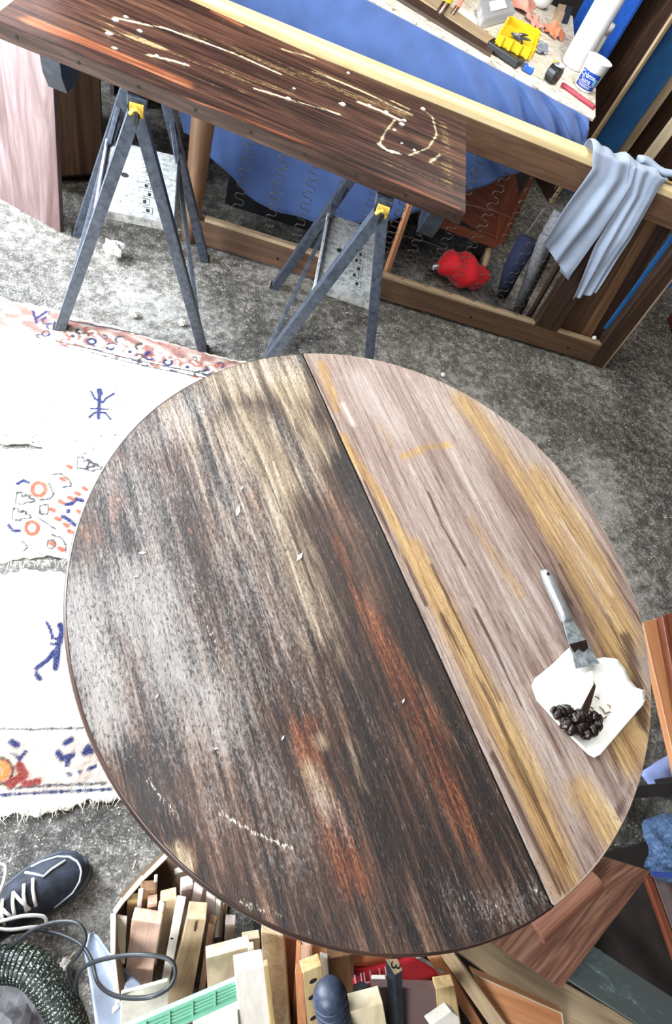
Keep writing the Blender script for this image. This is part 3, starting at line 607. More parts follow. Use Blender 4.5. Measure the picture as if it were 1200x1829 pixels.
orp = [([(60,40),(200,95),(330,150)], .04, .75), ([(30,60),(200,130),(420,205),(820,372)], .010, .8), ([(380,20),(430,45)], .012, .9), ([(500,110),(620,160)], .06, .25), ([(200,10),(260,30)], .03, .4)]
dkp = [([(420,150),(560,215),(700,270)], .10, .5), ([(560,270),(700,310),(800,345)], .06, .6), ([(60,15),(160,40)], .03, .6), ([(230,55),(330,90)], .03, .5), ([(500,250),(640,290),(780,330)], .05, .55), ([(720,230),(740,260)], .05, .7), ([(560,70),(800,190)], .05, .6), ([(280,10),(420,60)], .04, .3)]
A = np.zeros((len(XY), 4)); A[:, 0] = polyline_mask(XY, orp, PZ); A[:, 1] = polyline_mask(XY, gel, PZ); A[:, 2] = polyline_mask(XY, dkp, PZ); A[:, 3] = 1
mesh_obj('board', mb, M['panel'], panel, solid=PT-.002, attrs={'m1': A})
P3 = lambda a, b, z: np.array([*(fl_[:2]+pu*a+pv*b), z])
mesh_obj('front_lipping', MB().hexa([P3(px0, -.004, PZ-PT), P3(px1, -.004, PZ-PT), P3(px1, -.0005, PZ-PT), P3(px0, -.0005, PZ-PT), P3(px0, -.004, PZ-.001), P3(px1, -.004, PZ-.001), P3(px1, -.0005, PZ-.001), P3(px0, -.0005, PZ-.001)]), M['tedge'], panel)
for a in np.linspace(.035, px1-.03, 9):
    mesh_obj('screw_hole', MB().lathe([(.0042, 0), (.0042, .0015)], P3(a, -.0042, PZ-PT*.5), (*-pv, 0), 10), M['hole'], panel)
for a0 in (.085, px1-.095):
    q = [P3(a0, .0, PZ-PT), P3(a0, .16, PZ-PT), P3(a0, .15, PZ-PT-.05), P3(a0, .09, PZ-PT-.085), P3(a0, .03, PZ-PT-.085), P3(a0, .005, PZ-PT-.04)]
    mesh_obj('bracket', MB().prism(q, np.array([*pu, 0])*.05), M['dksteel'], panel, bevel=.002)
gb = MB()
for a, b, r in [(195,60,.009),(207,36,.008),(250,55,.007),(205,86,.006),(280,100,.007),(330,115,.006),(515,176,.008),(525,158,.005),(612,186,.010),(622,130,.006),(705,232,.006),(718,222,.009),(722,215,.008),(700,271,.008),(756,194,.007),(740,268,.006),(718,256,.004),(660,188,.006),(690,200,.007),(225,30,.006)]:
    p = at(a, b, PZ); k0 = len(gb.v); seg = 10
    gb.add([p+np.array([math.cos(2*math.pi*k/seg)*r*rnd.uniform(.7, 1.5), math.sin(2*math.pi*k/seg)*r*rnd.uniform(.6, 1.0), .0]) for k in range(seg)]+[p+np.array([math.cos(2*math.pi*k/seg)*r*.6, math.sin(2*math.pi*k/seg)*r*.45, r*.35]) for k in range(seg)]+[p+[0, 0, r*.45]], [(k, (k+1) % seg, seg+(k+1) % seg, seg+k) for k in range(seg)]+[(seg+k, seg+(k+1) % seg, 2*seg) for k in range(seg)])
o = mesh_obj('stripper_gel', gb, M['gel'], smooth=True, kind='stuff'); tag(o, 'white blobs of stripper gel splashed on the dark panel', 'gel')

# ================================================================ TRESTLES
def channel(mb, a, b, w, dpt, out, side, th=.003):
    """U-channel from a to b; web faces 'out', flanges turn inwards"""
    a, b = np.asarray(a, float), np.asarray(b, float); ax = unit(b-a); out = unit(out-(out@ax)*ax); sd = np.cross(ax, out)
    def bar(o, e1, l1, e2, l2): mb.hexa([a+o, a+o+e1*l1, a+o+e1*l1+e2*l2, a+o+e2*l2, b+o, b+o+e1*l1, b+o+e1*l1+e2*l2, b+o+e2*l2])
    bar(-sd*w/2, sd, w, -out, th); bar(-sd*w/2-out*th, sd, th, -out, dpt); bar(sd*(w/2-th)-out*th, sd, th, -out, dpt)
def trestle(g, th, s, L, e, label):
    g = np.array([g[0], g[1], 0.]); b = np.array([-math.sin(th), math.cos(th), 0]); r = np.array([math.cos(th), math.sin(th), 0]); Z = np.array([0, 0, 1.])
    ht = .80
    root = thing('sawhorse', label, 'sawhorse', g+b*L/2, 'steel folding trestles under the panel')
    mesh_obj('top_beam', MB().box(g+b*L/2+Z*(ht-.014), (L-.03, .05, .022), b), M['steel'], root, bevel=.002)
    for sgn in (-1, 1):
        nt, nf = g+r*sgn*.022+Z*(ht-.03), g+r*sgn*s-b*e
        ft, ff = g+b*L+r*sgn*.022+Z*(ht-.03), g+b*(L+e)+r*sgn*s
        for (t_, f_, dirb) in ((nt, nf, -b), (ft, ff, b)):
            mb = MB(); channel(mb, t_, f_+Z*.006, .042, .030, r*sgn, b); lg = mesh_obj('leg', mb, M['steel'], root, bevel=.001)
            mesh_obj('rubber_foot', MB().box(f_+Z*.006-r*sgn*.010, (.03, .04, .012), r), M['black'], lg)
        fm = ft+(ff-ft)*.30; nm = nt+(nf-nt)*.93
        mb = MB(); channel(mb, fm-r*sgn*.006, nm-r*sgn*.006, .026, .012, r*sgn, b); mesh_obj('brace', mb, M['steel'], root, bevel=.001)
        mesh_obj('cross_strut', MB().box((nt+(nf-nt)*.42+ft+(ff-ft)*.42)/2-r*sgn*.012, (np.linalg.norm(ft-nt)*.98, .004, .03), b), M['steel'], root)
    # yellow end caps with a dark slot
    for p_, dirb in ((g-b*.012, -b), (g+b*(L+.012), b)):
        cp = MB(); cp.tube([p_+r*.019*math.cos(a)+Z*(ht-.062+.045*math.sin(a)) for a in np.linspace(-.3, math.pi+.3, 11)], .0065, 8)
        cp.box(p_+Z*(ht-.022)-dirb*.004, (.034, .012, .03), r); c_ = mesh_obj('yellow_cap', cp, M['yellowcap'], root, smooth=False)
        mesh_obj('latch_slot', MB().box(p_+Z*(ht-.036)+dirb*.004, (.016, .012, .03), r), M['black'], c_, bevel=.003)
    # perforated spreader plate
    zp = .45; hw = s*(1-zp/ht)+.022*zp/ht-.006; pc = g+b*(L/2-.01)
    plate = MB().box(pc+Z*zp, (2*hw, L*.80, .004), r, Z); plate.box(pc-b*L*.40+Z*(zp-.012), (2*hw, .003, .028), r); plate.box(pc+b*L*.40+Z*(zp-.012), (2*hw, .003, .028), r)
    pl_ = mesh_obj('spreader_plate', plate, M['platesteel'], root, bevel=.001)
    for k in range(7):
        q = pc+r*(hw*.20+.006*(-1)**k)+b*(L*.22-k*.042)+Z*(zp+.0025)
        mesh_obj('slot', MB().box(q, (.009, .016, .001), r), M['hole'], pl_)
        mesh_obj('slot_outline', MB().tube([q+r*x+b*y for x, y in [(-.018, -.014), (.014, -.014), (.014, .016), (-.018, .016)]], .0008, 4), M['dksteel'], pl_)
    mesh_obj('hole', MB().lathe([(.012, 0), (.012, .001)], pc-r*hw*.40+b*L*.02+Z*(zp+.002), Z, 18), M['hole'], pl_)
    return root
trestle((.015, 1.655), math.radians(-4), .265, .47, .03, 'left steel trestle with yellow cap, standing on the rug border')
ga = at(688, 362, .8)
trestle((ga[0], ga[1]), math.radians(-16), .245, .52, .03, 'right steel trestle with worn yellow latch, on bare concrete behind the round table')

# ================================================================ SOFA FRAME (standing on its back rail, leaning)
SO = np.array([.316, 2.207, 0]); su = unit([1.992, -.454, 0]); sw = np.array([-.051, .212, 1.]); sw = unit(sw-(sw@su)*su); sn = np.cross(su, sw)
def SP(a, b, off=0): return SO+su*a+sw*b+sn*off
def spx(px, py, off=0): return on_plane(px, py, SO+sn*off, sn)
def sbox(a0, a1, b0, b1, o0, o1):
    return MB().hexa([SP(a0, b0, o0), SP(a1, b0, o0), SP(a1, b1, o0), SP(a0, b1, o0), SP(a0, b0, o1), SP(a1, b0, o1), SP(a1, b1, o1), SP(a0, b1, o1)])
sofa = thing('sofa_frame', 'bare wooden sofa frame with zigzag springs leaning behind the trestles', 'sofa frame', SP(1.0, 0, -.03))
lift = .012
mesh_obj('bottom_rail', sbox(-.05, 2.043, lift, .108, -.045, 0), M['sofa'], sofa, bevel=.003)
mesh_obj('rail_edge', sbox(-.03, 1.568, .108, .122, -.042, -.003), M['edgewood'], sofa, bevel=.002)
mesh_obj('rail_edge', sbox(1.697, 1.953, .108, .118, -.042, -.003), M['edgewood'], sofa, bevel=.002)
mesh_obj('top_rail', sbox(-.45, 2.2, .675, .775, -.045, 0), M['sofa'], sofa, bevel=.003)
cap = MB(); prof = [(0, .775), (0.006, .80), (-.004, .815), (-.05, .822), (-.075, .815), (-.08, .775)]
cap.prism([SP(-.5, b, o) for o, b in prof], su*2.75); mesh_obj('top_cap', cap, M['railtop'], sofa, bevel=.005)
mesh_obj('divider_post', sbox(1.568, 1.697, .108, .675, -.045, -.002), M['dkbrown'], sofa, bevel=.003)
mesh_obj('end_post', sbox(1.953, 2.043, .0, .675, -.045, .001), M['dkbrown'], sofa, bevel=.003)
mesh_obj('end_edging', sbox(2.0435, 2.056, .0, .675, -.045, -.004), M['tan'], sofa, bevel=.002)
mesh_obj('round_post', MB().lathe([(.030, .0), (.036, .12), (.044, .45), (.046, .675)], SP(-.085, .006, -.02), sw, 24), M['brown'], sofa, smooth=True)
mesh_obj('rear_strut', MB().tube([SP(.80, .10, -.075), SP(.775, .68, -.075)], .017, 6), M['orange'], sofa)
for a0 in (.094, .233, .358, .484, .612, .741, .859, .977, 1.10, 1.222, 1.338, 1.452):
    pts = []; per = .046; n = int((.675-.122)/per*20)
    for k in range(n+1):
        b = .122+(.553)*k/n; ph = 2*math.pi*(b-.122)/per
        x = .019*math.sin(ph); bb = b-.0046*math.sin(2*ph)
        pts.append(SP(a0+x, bb, -.022+.020*math.sin(math.pi*(b-.122)/.553)))
    mesh_obj('zigzag_spring', MB().tube(pts, .0019, 5), M['wire'], sofa, smooth=True)
for b in (.30, .50):
    mesh_obj('tie_wire', MB().tube([SP(a, b+.012*math.sin(a*9+b*20), -.004) for a in np.linspace(.72, 1.56, 30)], .0011, 4), M['wire'], sofa)
for a_, b_ in [(.30, .05), (1.25, .055), (1.80, .05)]: mesh_obj('screw_hole', MB().lathe([(.006, 0), (.006, .001)], SP(a_, b_, .0), sn, 12), M['hole'], sofa)

# things behind and inside the frame
def spoly(name, label, cat, pix, off, thick, mat, bevel=.003, parent=None):
    mb = MB().prism([spx(x, y, off) for x, y in pix], -sn*thick)
    o = mesh_obj(name, mb, mat, parent, bevel=bevel)
    return tag(o, label, cat) if parent is None else o
cab = thing('orange_cabinet', 'orange-brown wooden cabinet seen through the springs beneath the blue sheet', 'cabinet', spx(860, 440, -.45))
spoly('side_panel', '', '', [(720,330),(905,270),(965,292),(897,440)], -.40, .30, M['redwood'], parent=cab)
spoly('front_stile', '', '', [(905,268),(975,275),(900,440),(884,436)], -.385, .012, M['redwood'], parent=cab)
spoly('bottom_rail', '', '', [(745,372),(886,428),(890,447),(745,392)], -.385, .012, M['redwood'], parent=cab)
mesh_obj('leg', MB().tube([spx(874, 445, -.43), at(852, 512, .004)], [.02, .012], 10), M['tan'], cab, smooth=True)
b0, b1 = at(880, 505, .006), spx(972, 372, -.34); mesh_obj('rod', MB().tube([b0, b1], .005, 8), M['stone']); o = bpy.data.objects['rod']; o.name = 'thin_rod'; tag(o, 'thin grey metal rod slanting behind the springs', 'rod')
# red bag
bg = MB(); cbag = at(815, 500, .0)
def bagf(u, v):
    a = 2*math.pi*u; p = math.pi*(v-.5); c = math.cos(p)
    x = .135*c*math.cos(a)*(1+.06*math.sin(3*a+2)); y = .085*c*math.sin(a)*(1+.08*math.sin(4*a)); z = .075*math.sin(p)
    f = 1+.05*math.sin(9*a+6*v)*c; z = max(-.06, z)*f
    t_ = 0.35; X = cbag+np.array([x*math.cos(t_)+y*math.sin(t_), -x*math.sin(t_)*1.2+y*math.cos(t_), z+.061]); X[2] = max(.003, X[2]+.012*math.sin(x*60+y*30))
    return X
bg.grid(bagf, 37, 20); bag = thing('red_bag', 'red cloth bag slumped on the floor behind the springs', 'bag', at(815, 500, 0)); mesh_obj('bag_body', bg, M['redcloth'], bag, smooth=True)
q = at(768, 487, .03); mesh_obj('drawstring', MB().tube([q+np.array([.02*math.sin(k*1.3), .03*math.cos(k*.9)-.02, .02*math.sin(k*.7)]) for k in range(14)], .004, 6), M['black'], bag, smooth=True)
mesh_obj('label_tab', MB().box(at(778, 477, .09), (.03, .012, .02), (1, .3, .2)), M['white'], bag, bevel=.002)
# sticks leaning in the open cell
o = mesh_obj('grey_tube', MB().tube([at(930, 545, .035), spx(972, 428, -.10), spx(1000, 380, -.10)], .030, 18), M['stone'], smooth=True); tag(o, 'fat grey tube leaning inside the sofa frame', 'tube')
o = mesh_obj('navy_bundle', MB().tube([at(898, 525, .03), spx(915, 480, -.18), spx(945, 425, -.2)], [.03, .045, .05], 14), M['navy'], smooth=True); tag(o, 'navy cloth bundle behind the fat grey tube', 'bundle')
o = mesh_obj('dark_batten', MB().tube([at(942, 570, .02), spx(1040, 400, -.09)], .014, 4), M['dkbrown']); tag(o, 'dark square batten leaning right of the grey tube', 'batten')
o = mesh_obj('dark_batten', MB().tube([at(925, 566, .012), spx(1010, 400, -.15)], .010, 4), M['dark']); tag(o, 'thin black batten between grey tube and dark square batten', 'batten')
lp0, lp1 = spx(962, 578, -.05), spx(1018, 480, -.05)
la = thing('drilled_lath', 'pale lath with row of holes propped against the divider post', 'lath', lp0)
mesh_obj('strip', MB().box((lp0+lp1)/2, (np.linalg.norm(lp1-lp0)*1.1, .022, .010), lp1-lp0, sn), M['pale'], la, bevel=.001)
for k in (.1, .3, .5, .62, .8): mesh_obj('drill_hole', MB().box(lp0+(lp1-lp0)*k+sn*.0055, (.012, .007, .001), lp1-lp0, sn), M['hole'], la)
# right cell: boards stored upright
spoly('brown_board', 'wide brown board stored upright inside the right sofa cell', 'board', [(1000,585),(1040,608),(1185,360),(1120,330)], -.09, .02, M['sofa'])
spoly('ledge_batten', 'narrow raised brown batten on the stored board in the right cell', 'batten', [(1035,604),(1050,612),(1186,378),(1174,366)], -.075, .015, M['brown'])
spoly('brown_board', 'darker brown board between raised batten and blue board', 'board', [(1050,612),(1066,612),(1205,400),(1186,378)], -.09, .015, M['dkbrown'])
spoly('blue_board', 'bright blue painted board slid into the right sofa cell', 'board', [(1078,588),(1098,590),(1225,470),(1225,385)], -.05, .012, M['bluebd'])
spoly('blue_board', 'thin violet-blue board edge beside the bright blue board', 'board', [(1100,588),(1112,582),(1225,490),(1225,472)], -.046, .010, M['blue'])
o = mesh_obj('pebble', MB().lathe([(.001, 0), (.011, .003), (.012, .010), (.006, .017), (.001, .019)], SP(1.905, .123, -.02), (0, 0, 1), 12), M['putty'], smooth=True); tag(o, 'small white lump on the rail edge in the right cell', 'lump')

# grey garment over the top rail: two legs, each a folded sheet over the cap
def garment(name, left, right, over_l, over_r, amp, nf, seed):
    """left/right: (a,b) polylines on the sofa face from the rail top to the hem"""
    def interp(P, t):
        d = [0]
        for p, q in zip(P[:-1], P[1:]): d.append(d[-1]+math.dist(p, q))
        x = t*d[-1]
        for i in range(len(P)-1):
            if x <= d[i+1]+1e-9:
                k = (x-d[i])/(d[i+1]-d[i]); return np.array(P[i])*(1-k)+np.array(P[i+1])*k
    mb = MB()
    def f(u, v):
        if v < .22:                                           # behind and over the cap
            k = v/.22; aL, aR = left[0][0], right[0][0]; a = aL*(1-u)+aR*u
            ang = math.pi*(1-k); o_ = -.038+.052*math.cos(math.pi-ang)*-1*-1
            o_ = -.09+.105*k; b = .832+.012*math.sin(math.pi*k)-(.10*(1-k/.25) if k < .25 else 0)+.004*math.sin(u*17+seed)
            return SP(a, b+.006*math.sin(u*nf*2+seed), o_)
        t_ = (v-.22)/.78; p = interp(left, t_)*(1-u)+interp(right, t_)*u
        fold = math.sin(u*nf*2*math.pi/2+seed+t_*1.5)+.5*math.sin(u*nf*5.1+t_*3+seed*2)
        return SP(p[0], p[1], .017+amp*(.25+t_)*(fold+1.5)*.55+.012*math.sin(t_*9+u*6)*t_*.5)
    mb.grid(f, 46, 60); return mb
g_ = thing('grey_trousers', 'crumpled grey cotton trousers draped over the sofa frame top rail', 'trousers', SP(1.55, .3, .05))
ab = lambda px, py: tuple(((spx(px, py, .03)-SO)@k) for k in (su, sw))
mesh_obj('trouser_leg', garment('l', [(1.36, .83), ab(1058, 300), ab(1005, 372), ab(968, 430)], [(1.56, .83), ab(1128, 330), ab(1070, 420), ab(1012, 494)], 0, 0, .020, 4, .4), M['greycloth'], g_, smooth=True, solid=.003, sub=1)
mesh_obj('trouser_leg', garment('r', [(1.52, .835), ab(1118, 345), ab(1062, 440), ab(1022, 534)], [(1.72, .835), ab(1183, 330), ab(1128, 430), ab(1062, 522)], 0, 0, .016, 5, 1.9), M['greycloth'], g_, smooth=True, solid=.003, sub=1)
mesh_obj('waistband', MB().tube([SP(a, .852+.006*math.sin(a*40), -.02+.012*math.sin(a*30)) for a in np.linspace(1.58, 1.76, 12)], .020, 10, flat=.6), M['greycloth'], g_, smooth=True)
mesh_obj('pocket_flap', MB().grid(lambda u, v: spx(1000+45*u-30*v*u, 455-12*u+48*v*(.4+.6*u)+10*v, .004), 10, 10), M['greycloth'], g_, smooth=True, solid=.002)

# ================================================================ WORKBENCH WITH BLUE SHEET
BZ = .85
bc, be = at(1064, 208, BZ), at(760, 46, BZ)
bu = unit((be-bc)[:2]); bv = np.array([-bu[1], bu[0]]); bv = bv if bv[1] > 0 else -bv      # along the front edge to the left, back
def BP(a, b, z=BZ): return np.array([*(bc[:2]+bu*a+bv*b), z])
bench = thing('workbench', 'cluttered workbench with paint-splashed white board edge behind the sofa frame', 'workbench', BP(1.0, .4, 0))
t = NT('splashed_board'); n = t.noise(t.vec('gc', (30, 90, 90)), 1, 5, .7, .5); M['benchtop'] = t.out(t.ramp(n, [(.36, S(120,104,86)), (.44, S(196,184,164)), (.6, S(228,222,208))]), .6)
mb = MB(); n_ = 60
front = [BP(2.2*k/n_, .006*math.sin(k*1.7)*math.sin(k*.6)) for k in range(n_+1)]
mb.prism(front+[BP(2.2, 1.17), BP(.14, 1.17), BP(.12, .82), BP(0, .74)], np.array([0, 0, -.022])); mesh_obj('top_board', mb, M['benchtop'], bench, bevel=.003)
mesh_obj('shade_back_panel', MB().box(BP(1.15, 1.12, BZ/2-.02), (2.0, .02, BZ-.06), (*bu, 0)), M['dark'], bench)  # panel added to keep the space under the bench dark
mesh_obj('shade_end_panel', MB().box(BP(2.1, .58, BZ/2-.02), (.02, 1.0, BZ-.06), (*bu, 0)), M['dark'], bench)  # likewise added, shades the floor below the bench top
for a, b in ((.12, .12), (2.0, .12), (.2, 1.05), (2.0, 1.05)): mesh_obj('leg', MB().box(BP(a, b, BZ/2-.011), (.06, .06, BZ-.022), (*bu, 0)), M['dark'], bench)
# blue sheet: skirt under the board, bellying down behind the springs
bk = SP(.4, 0, -.42); o = mesh_obj('dark_filler_box', MB().hexa([np.array([*SP(a, 0, o_)[:2], z]) for z in (.002, .22) for a, o_ in ((.02, -.70), (.02, -.36), (.80, -.36), (.80, -.70))]), M['black'], bevel=.006); tag(o, 'added black box keeping the floor under the blue sheet dark', 'crate')  # box added only to turn the floor under the sheet black
hem = [(1040,300),(1000,290),(950,298),(900,318),(840,340),(780,368),(700,392),(620,402),(560,396),(500,382),(440,345),(395,300),(360,262),(330,235)]
hem = [spx(x, y, -.17 if 380 < x < 800 else -.22) for x, y in hem]
def skirt(u, v):
    a = .02+1.95*u; top = np.array([*(bc[:2]+bu*a-bv*.006), BZ-.012])
    x = u*(len(hem)-1); i = min(len(hem)-2, int(x)); k = x-i; bot = hem[i]*(1-k)+hem[i+1]*k
    fold = .034*math.sin(a*44+9*v)*math.exp(-(a/.55)**2)+.008*math.sin(a*13+1)+.008*math.sin(a*71)*math.exp(-(a/.4)**2)
    bel = .05*math.sin(math.pi*v); w = v**1.25
    p = top*(1-w)+bot*w; p[:2] -= bv*(fold*min(1, .05+5*v)*(1-v*.4)+bel+.010*math.sin(a*22+v*7)*v)
    return p
mb = MB().grid(skirt, 160, 46); o = mesh_obj('blue_sheet', mb, M['bluecloth'], smooth=True, solid=.003); tag(o, 'blue cotton sheet hanging in folds below the workbench board', 'sheet')

def onb(px, py, z=0): return at(px, py, BZ+z)
def bstrip(name, label, cat, quad, th, mat, bev=.001):
    mb, p = flat(quad, BZ+th, th-.0005); o = mesh_obj(name, mb, mat, bevel=bev); return tag(o, label, cat)
bstrip('dark_strip', 'long dark brown wood strip lying along the bench edge', 'strip', [(700,-12),(715,-22),(882,86),(878,97)], .012, M['dkbrown'])
bstrip('grey_strip', 'weathered grey wood strip behind the dark strip on the bench', 'strip', [(718,-24),(740,-34),(888,70),(882,85)], .010, M['edgewood'])
bstrip('paper_card', 'white paper card lying on the bench beside the clear box', 'paper', [(806,32),(824,12),(858,36),(848,56)], .002, M['paper'])
# paint brushes top left
for i, (pa, pb, w, mt, lb) in enumerate([((822,-30),(786,22),.030,'yellow','yellow-bristled brush lying at the bench edge near the dark strip'), ((836,-14),(808,24),.016,'orangerag','orange-handled brush right of the yellow brush')]):
    A_, B_ = onb(*pa, .014), onb(*pb, .014); dd = unit(B_-A_); sd2 = unit(np.cross([0, 0, 1.], dd)); L_ = np.linalg.norm(B_-A_)
    br = thing('paint_brush', lb, 'brush', (A_+B_)/2)
    mesh_obj('handle', MB().box(A_+dd*L_*.25, (L_*.5, w*.7, .014), dd), M['tan'] if i else M['orange'], br, bevel=.004)
    mesh_obj('ferrule', MB().box(A_+dd*L_*.6, (L_*.25, w*1.05, .017), dd), M[mt], br, bevel=.003)
    for k in (-1, 0, 1): mesh_obj('bristle_tuft', MB().tube([A_+dd*L_*.7+sd2*w*.33*k, B_+sd2*w*.4*k+dd*.006*(k == 0)], [w*.24, w*.14], 8), M['dkbrown'] if k else M['pink'], br, smooth=True)
# clear plastic box
cq = [(856,52),(850,18),(902,4),(913,36)]
P_ = [onb(*c, .005) for c in cq]; cb = thing('clear_box', 'clear plastic parts box with white lid label beside the yellow tray', 'box', sum(P_)/4)
mb = MB().hexa(P_+[p+[0, 0, .035] for p in P_]); mesh_obj('box_body', mb, M['clear'], cb, bevel=.004)
c_ = sum(P_)/4; mb = MB().hexa([c_+(p-c_)*.5+[0, 0, .0365] for p in P_]+[c_+(p-c_)*.5+[0, 0, .038] for p in P_]); mesh_obj('lid_label', mb, M['paper'], cb)
for k in (0, 2): mesh_obj('latch', MB().box((P_[k]+P_[(k+1) % 4])/2+[0, 0, .02], (.02, .006, .02), P_[k]-P_[(k+1) % 4]), M['labelwhite'], cb, bevel=.002)
# black case under the yellow tray
mb, p = flat([(872,72),(882,66),(940,100),(928,110)], BZ+.03, .029); o = mesh_obj('black_case', mb, M['black'], bevel=.006); tag(o, 'black case lying under the yellow tray', 'case')
TZy = BZ+.032
yq = [at(*c, TZy) for c in [(884,78),(946,108),(958,70),(904,44)]]
yt = thing('yellow_tray', 'open yellow plastic drill-bit tray with ribbed sides on the bench', 'tray', sum(yq)/4)
mb = MB().hexa(yq+[p+[0, 0, .004] for p in yq]); mesh_obj('tray_base', mb, M['yellow'], yt)
yc = sum(yq)/4
for k in range(4):
    a, b = yq[k], yq[(k+1) % 4]; mid = (a+b)/2; inn = unit((yc-mid)*[1, 1, 0])
    w_ = mesh_obj('tray_wall', MB().hexa([a, b, b+inn*.004, a+inn*.004]+[x+np.array([0, 0, .032]) for x in (a, b, b+inn*.004, a+inn*.004)]), M['yellow'], yt, bevel=.001)
    for q in (.12, .37, .63, .88): mesh_obj('rib', MB().box(a+(b-a)*q-inn*.003+[0, 0, .016], (.012, .006, .034), b-a), M['yellow'], w_, bevel=.001)
for k in range(7):
    c0 = yc+np.array([rnd.uniform(-.03, .03), rnd.uniform(-.015, .015), .012+.002*k]); dd = unit([rnd.uniform(-1, 1), rnd.uniform(-.4, .4), .1])
    o = mesh_obj('drill_bit', MB().tube([c0-dd*.022, c0+dd*.004, c0+dd*.022], [.005, .005, .002], 6), M['stone'] if k % 2 else M['steel']); tag(o, 'small grey bit lying inside the yellow tray', 'bit', 'loose bits in the yellow tray')
# rags
def rag(name, label, c, sx, sy, sz, mat, seed):
    mb = MB()
    def f(u, v):
        a, b = u*2-1, v*2-1; r = math.hypot(a, b)
        h = .5+.30*math.sin(5*a+seed)*math.cos(4*b+seed*2)+.2*math.sin(6*a*b+seed)+.12*math.sin(8*b+4*a+seed)
        return c+np.array([a*sx*(1+.25*math.sin(5*b+seed)), b*sy*(1+.25*math.sin(4*a+seed)), .004+sz*max(0.02, h*(1.15-.75*r))])
    mb.grid(f, 30, 30); o = mesh_obj(name, mb, mat, smooth=True, solid=.002); return tag(o, label, 'rag')
rag('crumpled_rag', 'pink crumpled rag at the back of the bench beside the white bowl', onb(925, 14), .075, .07, .07, M['pinkrag'], 1.0)
rag('crumpled_rag', 'orange crumpled rag beside the tall white roll', onb(985, 62), .045, .05, .06, M['orangerag'], 3.1)
rag('crumpled_rag', 'pale pink scrap of rag between white bowl and orange rag', onb(952, 44), .03, .05, .05, M['pinkrag'], 5.2)
rag('plastic_bag', 'crumpled translucent plastic scrap above the blue lighter', onb(962, 92), .035, .03, .04, M['greypl'], 2.2)
bw = onb(962, 12, .0); o = mesh_obj('white_bowl', MB().lathe([(.03, .0), (.05, .015), (.062, .05), (.066, .09), (.063, .09), (.056, .05), (.03, .01)], bw, (-.15, .1, 1), 28), M['white'], smooth=True); tag(o, 'round white bowl among rags at the back of the bench', 'bowl')
# blue lighter
A_, B_ = onb(937, 112, .012), onb(950, 134, .012); lt = thing('blue_lighter', 'blue bottle-shaped gadget with clear top at the bench edge', 'gadget', (A_+B_)/2)
mesh_obj('body', MB().box((A_+B_)/2, (.045, .034, .022), (1, -.5, 0)), M['blue'], lt, bevel=.006)
mesh_obj('clear_top', MB().box((A_+B_)/2+np.array([.006, .03, .003]), (.03, .03, .018), (1, -.5, 0)), M['clear'], lt, bevel=.006)
mesh_obj('print_band', MB().box((A_+B_)/2+np.array([.004, -.002, .0113]), (.022, .012, .001), (1, -.5, 0)), M['labelwhite'], lt)
# tape measure
c_ = onb(990, 132, .03); tm = thing('tape_measure', 'black and chrome tape measure beside the tall white roll', 'tape measure', c_-[0, 0, .03])
ax_ = unit([.55, -.83, 0]); pr = [(math.cos(a)*.036*(1 if math.cos(a) > -.2 else .95), math.sin(a)*.034) for a in np.linspace(0, 2*math.pi, 20)[:-1]]
sd_ = np.array([ax_[1], -ax_[0], 0]); mb = MB().prism([c_+np.array([0, 0, 1.])*y+unit([.83, .55, 0])*x-ax_*.024 for x, y in pr], ax_*.044); mesh_obj('case', mb, M['black'], tm, bevel=.006)
mb = MB().lathe([(.027, 0), (.029, .003), (.022, .004)], c_+[0, 0, .030], (0, 0, 1), 20); mesh_obj('chrome_face', mb, M['alu'], tm, smooth=True)
mesh_obj('grip', MB().box(c_-ax_*.02+[0, 0, .032], (.03, .012, .008), (.83, .55, 0)), M['yellow'], tm, bevel=.002)
# tall white roll, cups
o = mesh_obj('white_roll', MB().lathe([(.050, 0), (.055, .006), (.055, .62), (.050, .625), (.02, .625), (.02, .56)], onb(1022, 118), (0, 0, 1), 36), M['white'], smooth=False); tag(o, 'tall fat white roll standing upright on the bench', 'roll')
for p in o.data.polygons: p.use_smooth = len(p.vertices) == 4
o = mesh_obj('white_bottle', MB().lathe([(.030, 0), (.032, .005), (.032, .11), (.030, .115), (.036, .116), (.036, .15), (.0, .152)], onb(1046, 108), (0, 0, 1), 24), M['white'], smooth=True); tag(o, 'small white capped bottle half hidden behind the tall roll', 'bottle')
tub = thing('sour_cream_tub', 'white plastic tub with blue label standing at the bench corner', 'tub', onb(1041, 158))
to = onb(1041, 158); tb_, tt_, th_ = .040, .052, .105
mesh_obj('tub_wall', MB().lathe([(.0, .002), (tb_-.001, 0), (tb_+.002, .004), (tt_, th_), (tt_+.003, th_+.001), (tt_+.003, th_+.004), (tt_-.002, th_+.004), (tb_, .008), (0, .008)], to, (0, 0, 1), 40, cap=False), M['white'], tub, smooth=True)
fa = math.atan2(-to[1], -to[0])                               # label faces the room
def tubp(s, h, e=.0008):
    r = tb_+(tt_-tb_)*h/th_+e; a = fa+s/r*.046/.046; return to+np.array([r*math.cos(a), r*math.sin(a), h])
def patch(s0, s1, h0, h1, mat, name, e): 
    mb = MB().grid(lambda u, v: tubp(s0+(s1-s0)*u, h0+(h1-h0)*v, e), 16, 4); return mesh_obj(name, mb, mat, tub, smooth=True)
patch(-.046, .046, .010, .070, M['labelblue'], 'label', .0026)
patch(.024, .040, .030, .054, M['labelsky'], 'label_corner', .0031)
patch(-.046, .046, .0255, .0268, M['labelwhite'], 'label_line', .0031)
